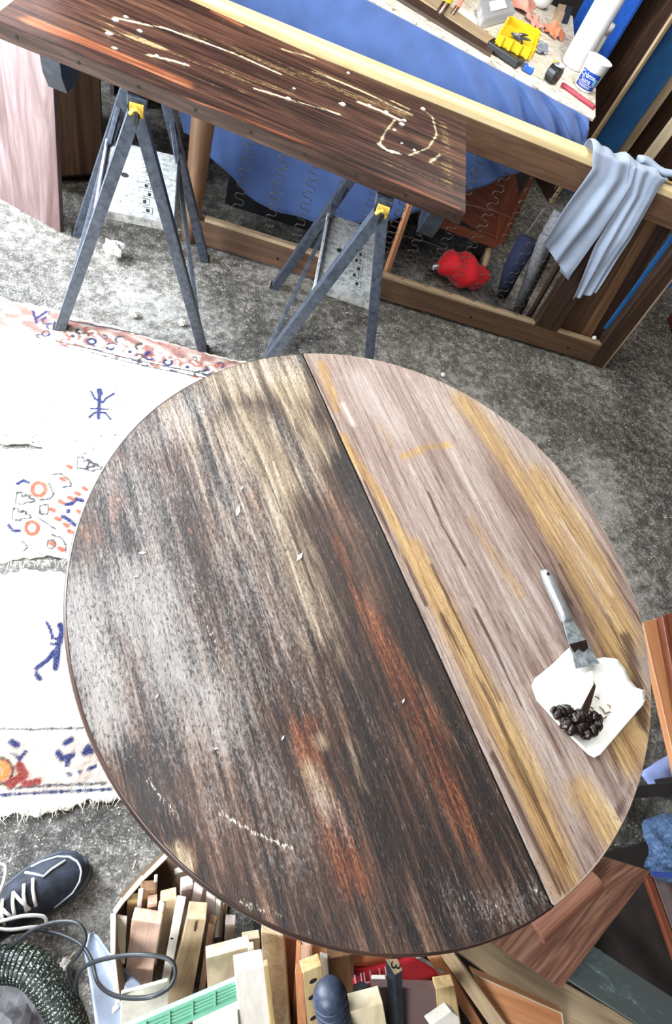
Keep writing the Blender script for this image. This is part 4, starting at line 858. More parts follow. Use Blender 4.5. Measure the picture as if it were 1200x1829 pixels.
def text_geo(body, size):
    cu = bpy.data.curves.new('t', 'FONT'); cu.body = body; cu.size = size; cu.align_x = 'CENTER'; cu.align_y = 'CENTER'
    ob = bpy.data.objects.new('t', cu); C.objects.link(ob); bpy.context.view_layer.update()
    me = ob.evaluated_get(bpy.context.evaluated_depsgraph_get()).to_mesh()
    vv = [tuple(v.co) for v in me.vertices]; ff = [tuple(p.vertices) for p in me.polygons]
    bpy.data.objects.remove(ob); return vv, ff
for body, size, s0, h0, nm in [('Crème', .025, -.010, .056, 'lettering'), ('Sure', .025, -.008, .038, 'lettering'), ('ORIGINALE', .011, -.004, .0185, 'small_lettering')]:
    vv, ff = text_geo(body, size); mb = MB().add([tubp(s0+x, h0+y, .0036) for x, y, z in vv], ff); mesh_obj(nm, mb, M['labelwhite'], tub)
A_, B_ = onb(1003, 150, .008), onb(1062, 193, .008); o = mesh_obj('red_stick', MB().tube([A_, A_+(B_-A_)*.04, B_-(B_-A_)*.04, B_], [.006, .009, .009, .006], 10), M['crimson'], smooth=True); tag(o, 'dull red stick lying along the bench edge below the tub', 'stick')
bstrip('metal_plate', 'grey metal strip with hole at the back of the bench', 'plate', [(1003,40),(1014,10),(1024,12),(1014,42)], .004, M['steel'])
bstrip('wood_block', 'small tan wood block behind the white bowl', 'block', [(988,34),(998,6),(1012,9),(1002,40)], .02, M['tan'])

# tall boards standing in the back right corner
def upright(name, label, cat, pa, pb, zref, h, th, mat, grp=None, z0=0.0):
    A_, B_ = at(*pa, zref), at(*pb, zref); A_[2] = B_[2] = z0; n_ = unit(np.cross(B_-A_, [0, 0, 1.])); n_ = n_ if n_@(EYE-A_) < 0 else -n_
    Z_ = np.array([0, 0, h]); mb = MB().hexa([A_, B_, B_+n_*th, A_+n_*th, A_+Z_, B_+Z_, B_+n_*th+Z_, A_+n_*th+Z_])
    o = mesh_obj(name, mb, mat, bevel=.002); return tag(o, label, cat, grp)
upright('dark_door_panel', 'tall dark brown panel standing upright behind the bench corner', 'panel', (1005, 120), (1072, 219), .50, 2.2, .03, M['dkbrown'])
upright('thin_lipping', 'thin pale edge strip on the side of the tall dark panel', 'strip', (1072, 219), (1075, 222), .50, 2.2, .03, M['tan'])
upright('navy_board', 'tall dark navy board standing right of the dark panel', 'board', (1070, 205), (1128, 235), .45, 2.1, .03, M['bluebd'])
upright('blue_backboard', 'royal blue board edge peeping out beside the white roll', 'board', (1000, 80), (1052, 150), .63, 2.0, .02, M['blue'])
upright('grey_batten', 'weathered brown batten with nail holes standing upright', 'batten', (1125, 222), (1146, 236), .45, 2.1, .035, M['edgewood'])
upright('pale_batten', 'pale yellow batten standing upright behind the grey trousers', 'batten', (1156, 268), (1172, 278), .45, 2.1, .02, M['pine'])
upright('brown_rack', 'dark brown stored timber behind the pale upright batten', 'timber', (1130, 190), (1260, 300), .30, 2.0, .04, M['sofa'])

# ================================================================ LEFT SIDE
la_, lb_ = at(-60, 322, 0), at(108, 416, 0); n_ = unit(np.cross(lb_-la_, [0, 0, 1.])); n_ = n_ if n_[1] > 0 else -n_
mb = MB(); Zh = np.array([0, 0, 1.15])+n_*.10
mb.hexa([la_+n_*.022, lb_+n_*.022, lb_, la_, la_+n_*.022+Zh, lb_+n_*.022+Zh, lb_+Zh, la_+Zh]); mb.g = [np.array([p[2], (p-la_)@unit(lb_-la_), 0])+mb.off for p in mb.v]
o = mesh_obj('leaning_board', mb, M['pinkboard'], bevel=.002); tag(o, 'wide pinkish wooden board leaning upright at the far left', 'board')
wd = thing('dark_cabinet', 'dark brown wooden cabinet behind the left trestle', 'cabinet', at(130, 380, 0)+[0, .28, 0])
q0 = at(112, 392, 0)+np.array([-.1, .2, 0]); q1 = at(185, 372, 0)+np.array([0, .2, 0]); dd = unit(q1-q0); nn_ = unit(np.cross([0, 0, 1.], dd)); nn_ = nn_ if nn_[1] > 0 else -nn_
mb = MB().box((q0+q1)/2+nn_*.25+[0, 0, .50], (np.linalg.norm(q1-q0), .5, .96), dd); mesh_obj('carcass', mb, M['dark'], wd)
for k, (s_, w_) in enumerate([(.16, .05), (.44, .14), (.78, .10)]):
    mesh_obj('front_plank', MB().box(q0+(q1-q0)*s_-nn_*.009+[0, 0, .5], (.92, w_, .016), (0, 0, 1), nn_), M['brown'] if k < 2 else M['sofa'], wd, bevel=.002)
mesh_obj('plinth', MB().box((q0+q1)/2+nn_*.25+[0, 0, .011], (np.linalg.norm(q1-q0)*.96, .46, .02), dd), M['black'], wd)
def lump(name, label, px, py, r, mat, seed, cat='lump', sq=.75):
    c_ = at(px, py, 0); bm = bmesh.new(); bmesh.ops.create_icosphere(bm, subdivisions=3, radius=1); mb = MB()
    for v in bm.verts:
        p = np.array(v.co); k = 1+.28*math.sin(p[0]*4+seed)*math.cos(p[1]*5+seed)+.18*math.sin(p[2]*7+p[0]*6+seed)
        q = p*r*k*np.array([1, 1, sq]); mb.v.append(c_+q+np.array([0, 0, r*sq*.9]))
    mb.g = mb.v; lo = min(p[2] for p in mb.v); mb.v = [p-[0, 0, lo-.001] for p in mb.v]
    mb.f = [tuple(v.index for v in f.verts) for f in bm.faces]; bm.free()
    return tag(mesh_obj(name, mb, mat, smooth=False), label, cat)
lump('crumpled_paper', 'crumpled white paper ball on the floor between left trestle legs', 204, 462, .034, M['paper'], 1.0, 'paper ball', .9)
lump('plaster_lump', 'small pale lump at the rug edge nearest the left trestle foot', 240, 566, .016, M['putty'], 2.0)
lump('plaster_lump', 'small pale lump at the rug edge near the right trestle leg', 326, 580, .014, M['putty'], 3.0)
lump('plaster_lump', 'tiny pale crumbs beside the round table far rim', 790, 672, .010, M['putty'], 4.0)

# ================================================================ PERSON (one leg and shoe)
toe = at(158, 1540, 0.0); heel = toe+np.array([-.262, -.118, 0]); fd = unit(toe-heel); fs = np.array([-fd[1], fd[0], 0]); FL = np.linalg.norm(toe-heel)
per = thing('person', 'person in dark trousers standing in navy running shoe with loosely tied pale laces', 'person', heel+fd*.06)
lg = MB(); ank = heel+fd*.062
lgp = [ank+np.array([-.004, -.004, .055]), ank+np.array([-.008, -.006, .10]), ank+np.array([-.02, -.015, .28]), ank+np.array([-.03, -.03, .48]), ank+np.array([-.035, -.06, .82])]
lg.tube(lgp, [.062, .060, .068, .076, .095], 20); mesh_obj('trouser_leg', lg, M['trouser'], per, smooth=True, sub=1)
sec = [(0, .012, .030, .030), (.02, .030, .065, .050), (.10, .036, .085, .062), (.25, .038, .082, .060), (.36, .040, .078, .056), (.48, .044, .072, .050), (.62, .050, .060, .042), (.76, .051, .050, .034), (.88, .045, .042, .028), (.96, .030, .033, .022), (1.0, .010, .020, .014)]
sh_ = MB(); seg = 22; vv = []
for s_, w, h, _ in sec:
    for k in range(seg):
        a = math.pi*2*k/seg; c, sn_ = math.cos(a), math.sin(a); e = .8
        x = w*math.copysign(abs(c)**e, c); z = h*(abs(sn_)**.9) if sn_ > 0 else 0
        vv.append(heel+fd*(s_*FL)+fs*(x+.010*math.sin(s_*3))+np.array([0, 0, .018+max(0, z)]))
sh_.add(vv, [(i*seg+k, i*seg+(k+1) % seg, (i+1)*seg+(k+1) % seg, (i+1)*seg+k) for i in range(len(sec)-1) for k in range(seg)]+[tuple(range(seg)), tuple((len(sec)-1)*seg+k for k in range(seg-1, -1, -1))])
shoe = mesh_obj('running_shoe', sh_, M['shoe'], per, smooth=True, sub=1)
out = []
for s_, w, h, _ in sec: out.append((s_*FL, w+.005))
pl_ = [heel+fd*(s_-.003)+fs*(w+.010*math.sin(s_/FL*3)) for s_, w in out]+[heel+fd*(s_+.004)+fs*(-w+.010*math.sin(s_/FL*3)) for s_, w in reversed(out)]
mb = MB().prism([p+[0, 0, .001] for p in pl_], np.array([0, 0, .022])); mesh_obj('sole', mb, M['sole'], shoe, bevel=.004)
def shp(s_, x, lift=.004):                                    # point on the upper at length s_, lateral x in half-widths
    i = max(k for k in range(len(sec)-1) if sec[k][0] <= s_); k = (s_-sec[i][0])/(sec[i+1][0]-sec[i][0]); w = sec[i][1]*(1-k)+sec[i+1][1]*k; h = sec[i][2]*(1-k)+sec[i+1][2]*k
    z = h*(max(0, 1-abs(x)**2.4))**.42
    return heel+fd*s_*FL+fs*(w*x+.010*math.sin(s_*3))+np.array([0, 0, .018+z+lift])
mesh_obj('toe_trim', MB().tube([shp(s_, x, .001) for s_, x in [(.66, .98), (.74, .93), (.84, .86), (.91, .70), (.945, .35), (.95, 0), (.945, -.35), (.91, -.7), (.84, -.88), (.7, -.95)]], .0022, 6), M['shoetrim'], shoe, smooth=True)
mesh_obj('side_stripe', MB().tube([shp(s_, x, .001) for s_, x in [(.62, .9), (.68, .6), (.72, .35), (.78, .45), (.88, .55)]], .0028, 6), M['shoetrim'], shoe, smooth=True)
mesh_obj('tongue', MB().grid(lambda u, v: shp(.30+.34*u, -.42+.84*v, .003), 12, 10), M['trouser'], shoe, smooth=True, solid=.002)
for s_ in (.36, .43, .50, .57, .63): mesh_obj('lace', MB().tube([shp(s_-.012, -.5, .004), shp(s_, -.2, .010), shp(s_+.012, .15, .010), shp(s_+.03, .5, .004)], .0034, 8), M['lace'], shoe, smooth=True)
for s_ in (.43, .53): mesh_obj('lace', MB().tube([shp(s_+.05, -.5, .006), shp(s_+.03, -.1, .013), shp(s_, .45, .006)], .0032, 8), M['lace'], shoe, smooth=True)
kn = shp(.33, 0, .012)
def bow(pts): return [kn+fd*a+fs*b+np.array([0, 0, c]) for a, b, c in pts]
def smooth_bow(p): return catmull(bow(p), 8)
mesh_obj('lace', MB().tube(smooth_bow([(0, 0, 0), (.0, .04, .012), (.015, .075, .010), (.04, .09, .0), (.062, .078, -.01), (.05, .05, -.008), (.02, .02, 0), (0, 0, .002)]), .0034, 8), M['lace'], shoe, smooth=True)
mesh_obj('lace', MB().tube(smooth_bow([(0, 0, 0), (.03, -.012, .006), (.065, -.028, -.002), (.09, -.05, -.018), (.085, -.065, -.03), (.06, -.05, -.015), (.03, -.03, 0), (0, 0, .002)]), .0034, 8), M['lace'], shoe, smooth=True)
mesh_obj('lace', MB().tube(smooth_bow([(0, 0, 0), (-.004, -.02, .002), (-.004, -.05, -.012)]), .0032, 8), M['lace'], shoe, smooth=True)

# ================================================================ BOTTOM LEFT: hose, cable, plastic cover
def smooth_path(P, n=60):
    P = [np.array(p) for p in P]; out = []
    for i in range(len(P)-1):
        p0, p1, p2, p3 = P[max(i-1, 0)], P[i], P[i+1], P[min(i+2, len(P)-1)]
        for k in range(n//(len(P)-1)):
            t_ = k/(n//(len(P)-1)); out.append(.5*((2*p1)+(-p0+p2)*t_+(2*p0-5*p1+4*p2-p3)*t_*t_+(-p0+3*p1-3*p2+p3)*t_**3))
    return out+[P[-1]]
hz_ = .09
hp_ = smooth_path([at(-60, 1735, .10), at(15, 1722, .12), at(62, 1735, .13), at(105, 1790, .12), at(130, 1850, .11), at(140, 1920, .10)], 75)
hose = thing('vacuum_hose', 'ribbed green-black braided vacuum hose curling at the lower left', 'hose', at(80, 1760, 0))
mesh_obj('hose_body', MB().tube(hp_, .030, 26), M['hose'], hose, smooth=True)
rg = MB(); tot = len(hp_)
fine = smooth_path(hp_, 75*8); 
hel = []
ang = 0; a_ref = np.array([0, 0, 1.])
for i in range(0, len(fine)-1):
    t_ = unit(fine[i+1]-fine[i]); a1 = unit(np.cross(t_, a_ref)); a2 = np.cross(t_, a1); ang += np.linalg.norm(fine[i+1]-fine[i])/.0085*2*math.pi
    hel.append(fine[i]+(a1*math.cos(ang)+a2*math.sin(ang))*.0305)
mesh_obj('spiral_rib', MB().tube(hel, .0022, 5), M['ridge'], hose, smooth=True)
o = mesh_obj('hose_end', MB().tube([at(-20, 1790, .05), at(5, 1830, .05), at(10, 1880, .05)], .03, 18), M['navy'], smooth=True); tag(o, 'second dark hose just entering at the lower left edge', 'hose')
cz = .16
cpts = [at(-40, 1705, .10), at(10, 1695, .13), at(60, 1660, .17), at(105, 1646, .20), at(140, 1650, .22), at(153, 1675, .22), at(140, 1705, .20), at(122, 1728, .17), at(128, 1760, .14)]
o = mesh_obj('black_cable', MB().tube(smooth_path(cpts, 90), .0036, 10), M['rubber'], smooth=True); tag(o, 'black rubber cable arching over the ribbed hose', 'cable')
cpts = [at(-40, 1680, .03), at(40, 1663, .04), at(90, 1664, .08), at(140, 1684, .14), at(163, 1715, .18), at(175, 1755, .22), at(205, 1778, .31), at(260, 1782, .375), at(300, 1765, .385), at(313, 1735, .385), at(298, 1712, .38), at(240, 1705, .36), at(175, 1716, .30), at(145, 1733, .24), at(137, 1760, .16), at(140, 1800, .10)]
o = mesh_obj('black_cable', MB().tube(smooth_path(cpts, 150), .0036, 10), M['rubber'], smooth=True); tag(o, 'black rubber cable looping across the cardboard box of offcuts', 'cable')
mb = MB(); gl = [(158,1668,.08),(150,1700,.10),(160,1760,.14),(172,1850,.18)]; gr_ = [(176,1672,.10),(205,1712,.14),(262,1765,.20),(300,1850,.24)]
def gut(u, v):
    i = min(2, int(v*3)); k = v*3-i; L_ = at(*gl[i])*(1-k)+at(*gl[i+1])*k; R_ = at(*gr_[i])*(1-k)+at(*gr_[i+1])*k
    return L_*(1-u)+R_*u+np.array([0, 0, -.03*math.sin(math.pi*u)+.006*math.sin(v*6)])
mb.grid(gut, 20, 30); o = mesh_obj('plastic_cover', mb, M['greypl'], smooth=True, solid=.004); tag(o, 'curved grey-blue plastic cover between hose and offcut box', 'cover')
lump('concrete_chunk', 'rough grey stone chunk beneath the ribbed hose', 35, 1800, .075, M['stone'], 1.3, 'stone', .5)
lump('concrete_chunk', 'tiny white-tipped grey lump beside the ribbed hose', 118, 1722, .012, M['putty'], 2.3, 'stone', .9)
mb, n_, _ = slab([(82,1782),(100,1790),(88,1860),(64,1860)], .05, .03, .02); o = mesh_obj('wood_scrap', mb, M['tan'], bevel=.002); tag(o, 'short tan wood scrap under the hose beside the stone', 'offcut')
mb, n_, _ = slab([(200,1812),(214,1798),(216,1860),(198,1860)], .16, .12, .012); o = mesh_obj('metal_bracket', mb, M['alu'], bevel=.002); tag(o, 'small silver metal bracket beside the grey plastic cover', 'bracket')

# ================================================================ CARDBOARD BOX AND OFFCUTS
bxz = .29
rimp = [(300,1528),(258,1568),(222,1607),(205,1630),(203,1700),(212,1790)]
box = thing('cardboard_box', 'torn white-rimmed cardboard box full of wood offcuts', 'box', at(300, 1700, 0))
for i, (a, b) in enumerate(zip(rimp[:-1], rimp[1:])):
    A_, B_ = at(*a, bxz), at(*b, bxz); c_ = at(310, 1680, bxz); n_ = unit(np.cross(B_-A_, [0, 0, 1.])); n_ = n_ if n_@(c_-A_) > 0 else -n_
    A0, B0 = A_.copy(), B_.copy(); A0[2] = B0[2] = .002
    sp = n_*.012
    w_ = mesh_obj('side_wall', MB().hexa([A0+sp, B0+sp, B0+sp+n_*.004, A0+sp+n_*.004, A_, B_, B_+n_*.004, A_+n_*.004]), M['cardin'], box)
    mesh_obj('torn_rim', MB().hexa([A_-n_*.005, B_-n_*.005, B_+n_*.003, A_+n_*.003]+[x+np.array([0, 0, .004]) for x in (A_-n_*.008, B_-n_*.005, B_+n_*.003, A_+n_*.002)]), M['card'], w_, bevel=.001)
mb, n_, _ = slab([(205,1636),(226,1640),(222,1722),(198,1712)], .285, .20, .004); mesh_obj('flap', mb, M['card'], box)
mesh_obj('bottom', MB().prism([at(x, y, bxz)*[1, 1, 0]+[0, 0, .004] for x, y in rimp]+[at(420, 1800, bxz)*[1, 1, 0]+[0, 0, .004], at(450, 1600, bxz)*[1, 1, 0]+[0, 0, .004]], np.array([0, 0, .003])), M['cardin'], box)
OFF = 'wood offcuts in the box and pile'
crt = thing('offcut_crate', 'dark wooden crate under the table rim carrying the offcut pile', 'crate', (.62, -.32, 0))
for nm_, c_, d_ in [('side_board', (.62, -.135, .11), (.70, .014, .20)), ('side_board', (.62, -.505, .09), (.70, .014, .16)), ('end_board', (.277, -.32, .10), (.014, .356, .18)), ('end_board', (.963, -.32, .10), (.014, .356, .18)), ('floor_board', (.62, -.32, .012), (.672, .356, .012))]: mesh_obj(nm_, MB().box(c_, d_), M['dark'], crt, bevel=.002)
def offcut(quad, zt, zb, th, mat, label, name='wood_offcut', cat='offcut', holes=(), zr=None, bev=.0015, reach=.03):
    mb, n_, c_ = slab(quad, zt, zb, th, zr, reach if zt-zb > .06 else None)
    if holes:
        root = thing(name, label, cat, sum(c_)/4, OFF); mesh_obj('block', mb, M[mat], root, bevel=bev)
        for hx, hy, hr in holes: mesh_obj('hole', MB().lathe([(hr, 0), (hr, .0006)], on_plane(hx, hy, c_[0], n_), n_, 14), M['hole'], root)
        return root
    o = mesh_obj(name, mb, M[mat], bevel=bev); return tag(o, label, cat, OFF)
offcut([(235,1643),(287,1651),(268,1765),(222,1745)], .31, .13, .022, 'pink', 'broad pink offcut standing at the front left of the box')
offcut([(312,1621),(328,1624),(306,1735),(292,1730)], .335, .15, .022, 'pale', 'pale offcut with small drilled hole between pink and notched offcuts', holes=[(307,1676,.003)])
nt_ = offcut([(334,1641),(368,1643),(346,1765),(306,1760)], .345, .14, .030, 'tan', 'long tan offcut with sawn notch in its top end', holes=[])
mb, n_, c_ = slab([(349,1645),(352,1645),(350,1662),(346,1662)], .3452, .318, .001); o = mesh_obj('notch', MB().hexa([p+n_*.0006 for p in c_]+[p+n_*.0012 for p in c_]), M['dkbrown'], nt_)
offcut([(250,1592),(279,1590),(270,1650),(243,1648)], .315, .20, .018, 'brown', 'brown offcut at the back left of the box under a thin splint')
offcut([(247,1593),(256,1592),(250,1650),(242,1648)], .319, .20, .006, 'pale', 'thin pale strip on the left face of the back-left offcut')
offcut([(264,1616),(281,1613),(275,1655),(260,1652)], .31, .21, .016, 'pink', 'small pinkish offcut behind the broad pink one')
offcut([(288,1612),(316,1605),(304,1665),(280,1660)], .325, .20, .020, 'tan', 'square-ended tan offcut in the middle of the box')
offcut([(283,1611),(290,1619),(284,1668),(276,1660)], .329, .20, .006, 'pale', 'narrow pale strip leaning on the square-ended tan offcut')
offcut([(324,1586),(345,1580),(338,1640),(322,1625)], .33, .21, .018, 'lilac', 'greyish pink offcut nearest the table rim in the box')
offcut([(346,1579),(362,1590),(349,1650),(335,1648)], .335, .19, .016, 'lilac', 'tall greyish pink offcut with slanted top beside the table rim')
offcut([(368,1594),(384,1605),(382,1655),(366,1650)], .335, .20, .014, 'lilac', 'pale upright offcut just under the table rim')
offcut([(385,1607),(394,1612),(392,1660),(384,1656)], .33, .20, .010, 'pale', 'narrow pale offcut right of the upright one under the rim')
offcut([(398,1616),(402,1617),(402,1665),(396,1664)], .33, .18, .006, 'walnut', 'thin dark splinter under the table rim')
offcut([(402,1650),(420,1651),(416,1706),(399,1704)], .30, .16, .016, 'lilac', 'short grey block standing right of the notched offcut')
offcut([(384,1655),(372,1650),(356,1760),(366,1768)], .335, .15, .018, 'brown', 'brown offcut pressed against the notched tan offcut')
offcut([(380,1692),(396,1690),(392,1740),(376,1740)], .24, .12, .016, 'dkbrown', 'dark offcut deep in the box beside the short grey block')
offcut([(276,1566),(282,1564),(280,1596),(274,1596)], .33, .27, .004, 'pale', 'thin pale splint sticking up at the back of the box')
offcut([(311,1570),(324,1587),(318,1596),(306,1580)], .20, .18, .014, 'tan', 'tiny tan block lying deep in the box')
offcut([(312,1562),(328,1556),(338,1568),(322,1576)], .21, .19, .014, 'pale', 'tiny pale block beside the tiny tan block in the box')
offcut([(227,1610),(246,1608),(243,1656),(224,1656)], .275, .18, .014, 'ochre', 'yellowish offcut in the box back-left corner')
# loose pile
offcut([(368,1712),(446,1691),(452,1745),(371,1770)], .33, .22, .020, 'mdf', 'short wide chipboard offcut behind the green grille', zr=.34)
offcut([(433,1680),(464,1675),(464,1700),(433,1705)], .31, .27, .015, 'mdf', 'small chipboard scrap behind the burl-figured offcut')
offcut([(443,1694),(453,1692),(457,1735),(446,1738)], .352, .27, .010, 'pale', 'narrow pale moulding leaning on the chipboard offcut')
offcut([(466,1664),(506,1672),(518,1838),(476,1838)], .40, .18, .022, 'burl', 'tall burl-figured offcut standing beside the white block')
offcut([(420,1738),(472,1726),(484,1845),(428,1845)], .44, .30, .028, 'pale', 'big white planed block with splintered face in front', holes=[])
offcut([(472,1726),(480,1724),(494,1845),(484,1845)], .44, .30, .010, 'ochre', 'yellowish side strip right of the big white block')
offcut([(345,1824),(425,1808),(428,1850),(345,1860)], .36, .32, .02, 'pale', 'white board end at the very bottom below the green grille')
offcut([(216,1775),(300,1752),(302,1850),(216,1850)], .33, .26, .006, 'card', 'curved cardboard flap hanging in front of the offcut box', name='cardboard_flap', cat='flap')
offcut([(506,1673),(531,1680),(528,1790),(514,1790)], .33, .16, .02, 'redwood', 'dark red-brown board behind the burl-figured offcut')
offcut([(536,1688),(556,1690),(552,1740),(534,1740)], .40, .30, .016, 'pink', 'pink block standing between burl offcut and drilled block')
offcut([(529,1683),(537,1688),(535,1742),(526,1738)], .404, .30, .006, 'orange', 'narrow orange face of the pink block in the pile')
offcut([(557,1686),(700,1700),(700,1726),(557,1726)], .30, .26, .02, 'orange', 'orange board lying behind the brown upright offcut')
offcut([(541,1738),(575,1724),(588,1845),(549,1845)], .46, .30, .020, 'ochre', 'yellowish block with a row of round drilled holes', holes=[(559,1752,.0068),(557,1781,.0068),(560,1818,.0068)])
offcut([(527,1735),(541,1739),(549,1845),(532,1845)], .457, .30, .012, 'orange', 'orange side strip left of the block with drilled holes')
offcut([(585,1713),(632,1705),(634,1815),(592,1810)], .36, .20, .022, 'brown', 'broad brown upright offcut behind the blue ribbed handle')
offcut([(571,1708),(585,1713),(592,1800),(580,1800)], .363, .22, .008, 'pale', 'pale edge strip left of the broad brown offcut')
offcut([(663,1763),(781,1766),(784,1845),(716,1845)], .40, .30, .014, 'grit', 'brown sandpaper-faced block beside the steel bars')
offcut([(665,1752),(690,1752),(690,1764),(665,1766)], .38, .36, .01, 'pale', 'thin pale board behind the sandpaper block')
offcut([(779,1766),(812,1761),(826,1845),(784,1845)], .41, .30, .020, 'ochre', 'yellow-grained block right of the sandpaper block')
offcut([(625,1808),(684,1792),(694,1850),(628,1850)], .47, .40, .026, 'pine', 'pale pine block with slanted corner at bottom centre')
offcut([(768,1832),(806,1806),(820,1816),(824,1850)], .46, .43, .02, 'pale', 'white grooved offcut at the bottom edge below the yellow block')
offcut([(744,1712),(752,1708),(794,1735),(791,1740)], .34, .335, .012, 'stone', 'grey-white flaking stick lying on the red case', name='flaky_stick', cat='stick')
offcut([(787,1707),(812,1703),(912,1840),(880,1840)], .42, .30, .016, 'tan', 'long tan lath slanting down right of the red case')
offcut([(764,1712),(788,1708),(838,1790),(822,1800)], .36, .25, .016, 'orange', 'short orange lath tucked behind the long tan lath')
mb = MB(); q = [at(x, y, z) for x, y, z in [(842,1736,.36),(1003,1808,.30),(1010,1850,.27),(900,1850,.27)]]; n_ = unit(np.cross(q[1]-q[0], q[3]-q[0])); n_ = n_ if n_[2] > 0 else -n_; q[2] = on_plane(1010, 1850, q[0], n_)
mb.prism(q, -n_*.014); o = mesh_obj('pointed_panel', mb, M['orange'], bevel=.001); tag(o, 'pale-edged angled plywood panel at the bottom right', 'panel')
mb = MB().prism([p+n_*.0008 for p in (q[0], q[1], q[1]+(q[2]-q[1])*.999, q[1]+(q[2]-q[1])*.999+unit(q[0]-q[1])*.005, q[1]+unit(q[0]-q[1])*.006+unit(q[3]-q[0])*.005, q[0]+unit(q[3]-q[0])*.005)], n_*.0012); o2 = mesh_obj('pale_edge', mb, M['mdf'], o)
o2.location = (0, 0, 0); o2.parent = o; 
mb, p = flat([(805,1692),(880,1682),(1150,1835),(1010,1835)], .26, .02, (0, 0, 0, 0)); o = mesh_obj('pale_board', mb, M['edgewood'], bevel=.002); tag(o, 'wide pale brown board lying beneath the angled plywood panel', 'board')
mb, p = flat([(1062,1690),(1215,1790),(1215,1880),(1000,1742)], .412, .012, (-.10, 0, 0, -.13)); o = mesh_obj('marbled_board', mb, M['marble'], bevel=.002); tag(o, 'dark green marbled board lying at the bottom right', 'board')
mb, p = flat([(1080,1530),(1163,1556),(1003,1766),(870,1678)], .42, .012, (0, 0, -.06, -.05)); vb = mesh_obj('veneer_board', mb, M['walnut'], bevel=.001); tag(vb, 'walnut-veneered board with worn finish jutting out beneath the table', 'board')
A_, B_ = at(1068, 1572, .445), at(962, 1668, .41); dd = unit(B_-A_); sd2 = unit(np.cross([0, 0, 1.], dd)); up2 = np.cross(dd, sd2); up2 = up2 if up2[2] > 0 else -up2
mb = MB().prism([A_+sd2*.022*math.cos(a)+up2*(.026*math.sin(a)-.012) for a in np.linspace(0, math.pi, 12)], B_-A_); o = mesh_obj('half_round_rod', mb, M['rodwood'], bevel=.001); tag(o, 'half-round red-brown wooden rod resting on the veneered board', 'rod')
# handle, steel bars, red case, grille
A_, B_ = at(586, 1766, .50), at(606, 1862, .40); dd = unit(B_-A_)
hd = thing('ribbed_handle', 'dark blue ribbed rubber tool handle poking out of the offcut pile', 'tool handle', (A_+B_)/2)
mesh_obj('grip', MB().tube([A_-dd*.006, A_, A_+dd*.01, A_+(B_-A_)*.5, B_, B_+dd*.03], [.010, .020, .026, .027, .027, .022], 20), M['gripblue'], hd, smooth=True)
Lt_ = (A_[2]-.03)/max(.05, -dd[2]); mesh_obj('shaft', MB().tube([B_+dd*.02, A_+dd*Lt_], .009, 10), M['dksteel'], hd, smooth=True)
for k in range(7):
    c_ = A_+dd*(.022+.016*k); s1 = unit(np.cross(dd, [0, 0, 1.])); s2 = np.cross(dd, s1)
    mesh_obj('grip_rib', MB().tube([c_+(s1*math.cos(a)+s2*math.sin(a))*.0268 for a in np.linspace(0, 2*math.pi, 25)], .0016, 6), M['gripblue'], hd, smooth=True)
def bar(name, label, top, d_px, zt, zb, mat):
    T_ = [at(x, y, zt) for x, y in top]; c0 = sum(T_)/4; e = at(d_px[0], d_px[1], zb)-c0; e = e*((zt-.03)/-e[2])
    mb = MB().hexa([p+e for p in T_]+T_); r_ = thing(name, label, 'steel bar', c0+e); mesh_obj('bar', mb, M[mat], r_, bevel=.0012); return r_, T_
bar('steel_bar', 'short square dark steel bar beside the ribbed handle', [(629,1758),(646,1752),(662,1759),(642,1769)], (650,1815), .44, .34, 'dksteel')
r_, T_ = bar('steel_bar', 'tall black square steel bar stamped with a 3 on its end', [(688,1713),(709,1712),(718,1732),(705,1741)], (712,1860), .48, .30, 'dksteel')
mesh_obj('bar_end', MB().hexa([p+[0, 0, .0004] for p in T_]+[p+[0, 0, .0012] for p in T_]), M['edgewood'], r_)
vv, ff = text_geo('3', .026); c0 = sum(T_)/4; e1 = unit(T_[1]-T_[0]); e1 = unit((at(704, 1738, .48)-at(706, 1716, .48))); e2 = np.cross([0, 0, 1.], e1)
mesh_obj('stamped_number', MB().add([c0+e1*x+e2*y+[0, 0, .0018] for x, y, z in vv], ff), M['ink'], r_)
rc = thing('red_case', 'red plastic case with raised lettering under the offcuts', 'case', at(710, 1745, .2))
q = [at(x, y, .30) for x, y in [(628,1742),(742,1706),(796,1742),(722,1768),(640,1775)]]
mesh_obj('lid', MB().prism(q, np.array([0, 0, -.06])), M['red'], rc, bevel=.008, segs=3)
vv, ff = text_geo('LILL U', .026); o_ = at(662, 1745, .302); e1 = unit(at(700, 1734, .302)-o_); e2 = np.cross([0, 0, 1.], e1)
mesh_obj('raised_lettering', MB().add([o_+e1*x+e2*y for x, y, z in vv], ff), M['letter'], rc)
gq = [at(x, y, z) for x, y, z in [(216,1830,.38),(424,1742,.40),(424,1779,.37),(216,1872,.35)]]
gr = thing('green_grille', 'mint green plastic grille strip lying across the offcuts', 'grille', sum(gq)/4)
gn = unit(np.cross(gq[1]-gq[0], gq[3]-gq[0])); gn = gn if gn[2] > 0 else -gn
G = lambda s_, t_: (gq[0]*(1-s_)+gq[1]*s_)*(1-t_)+(gq[3]*(1-s_)+gq[2]*s_)*t_
def gbar(s0, s1, t0, t1, h, name): mesh_obj(name, MB().hexa([G(s0, t0), G(s1, t0), G(s1, t1), G(s0, t1)]+[p+gn*h for p in (G(s0, t0), G(s1, t0), G(s1, t1), G(s0, t1))]), M['green'], gr)
gbar(0, 1, 0, .10, .008, 'long_edge'); gbar(0, 1, .84, 1.0, .008, 'long_edge')
for k in range(4): gbar(0, 1, .20+.16*k, .27+.16*k, .004, 'slat')
gbar(0, 1, .10, .84, .0015, 'backing')
for k in range(6): gbar(k/5*.985, k/5*.985+.012, .10, .84, .006, 'cross_bar')

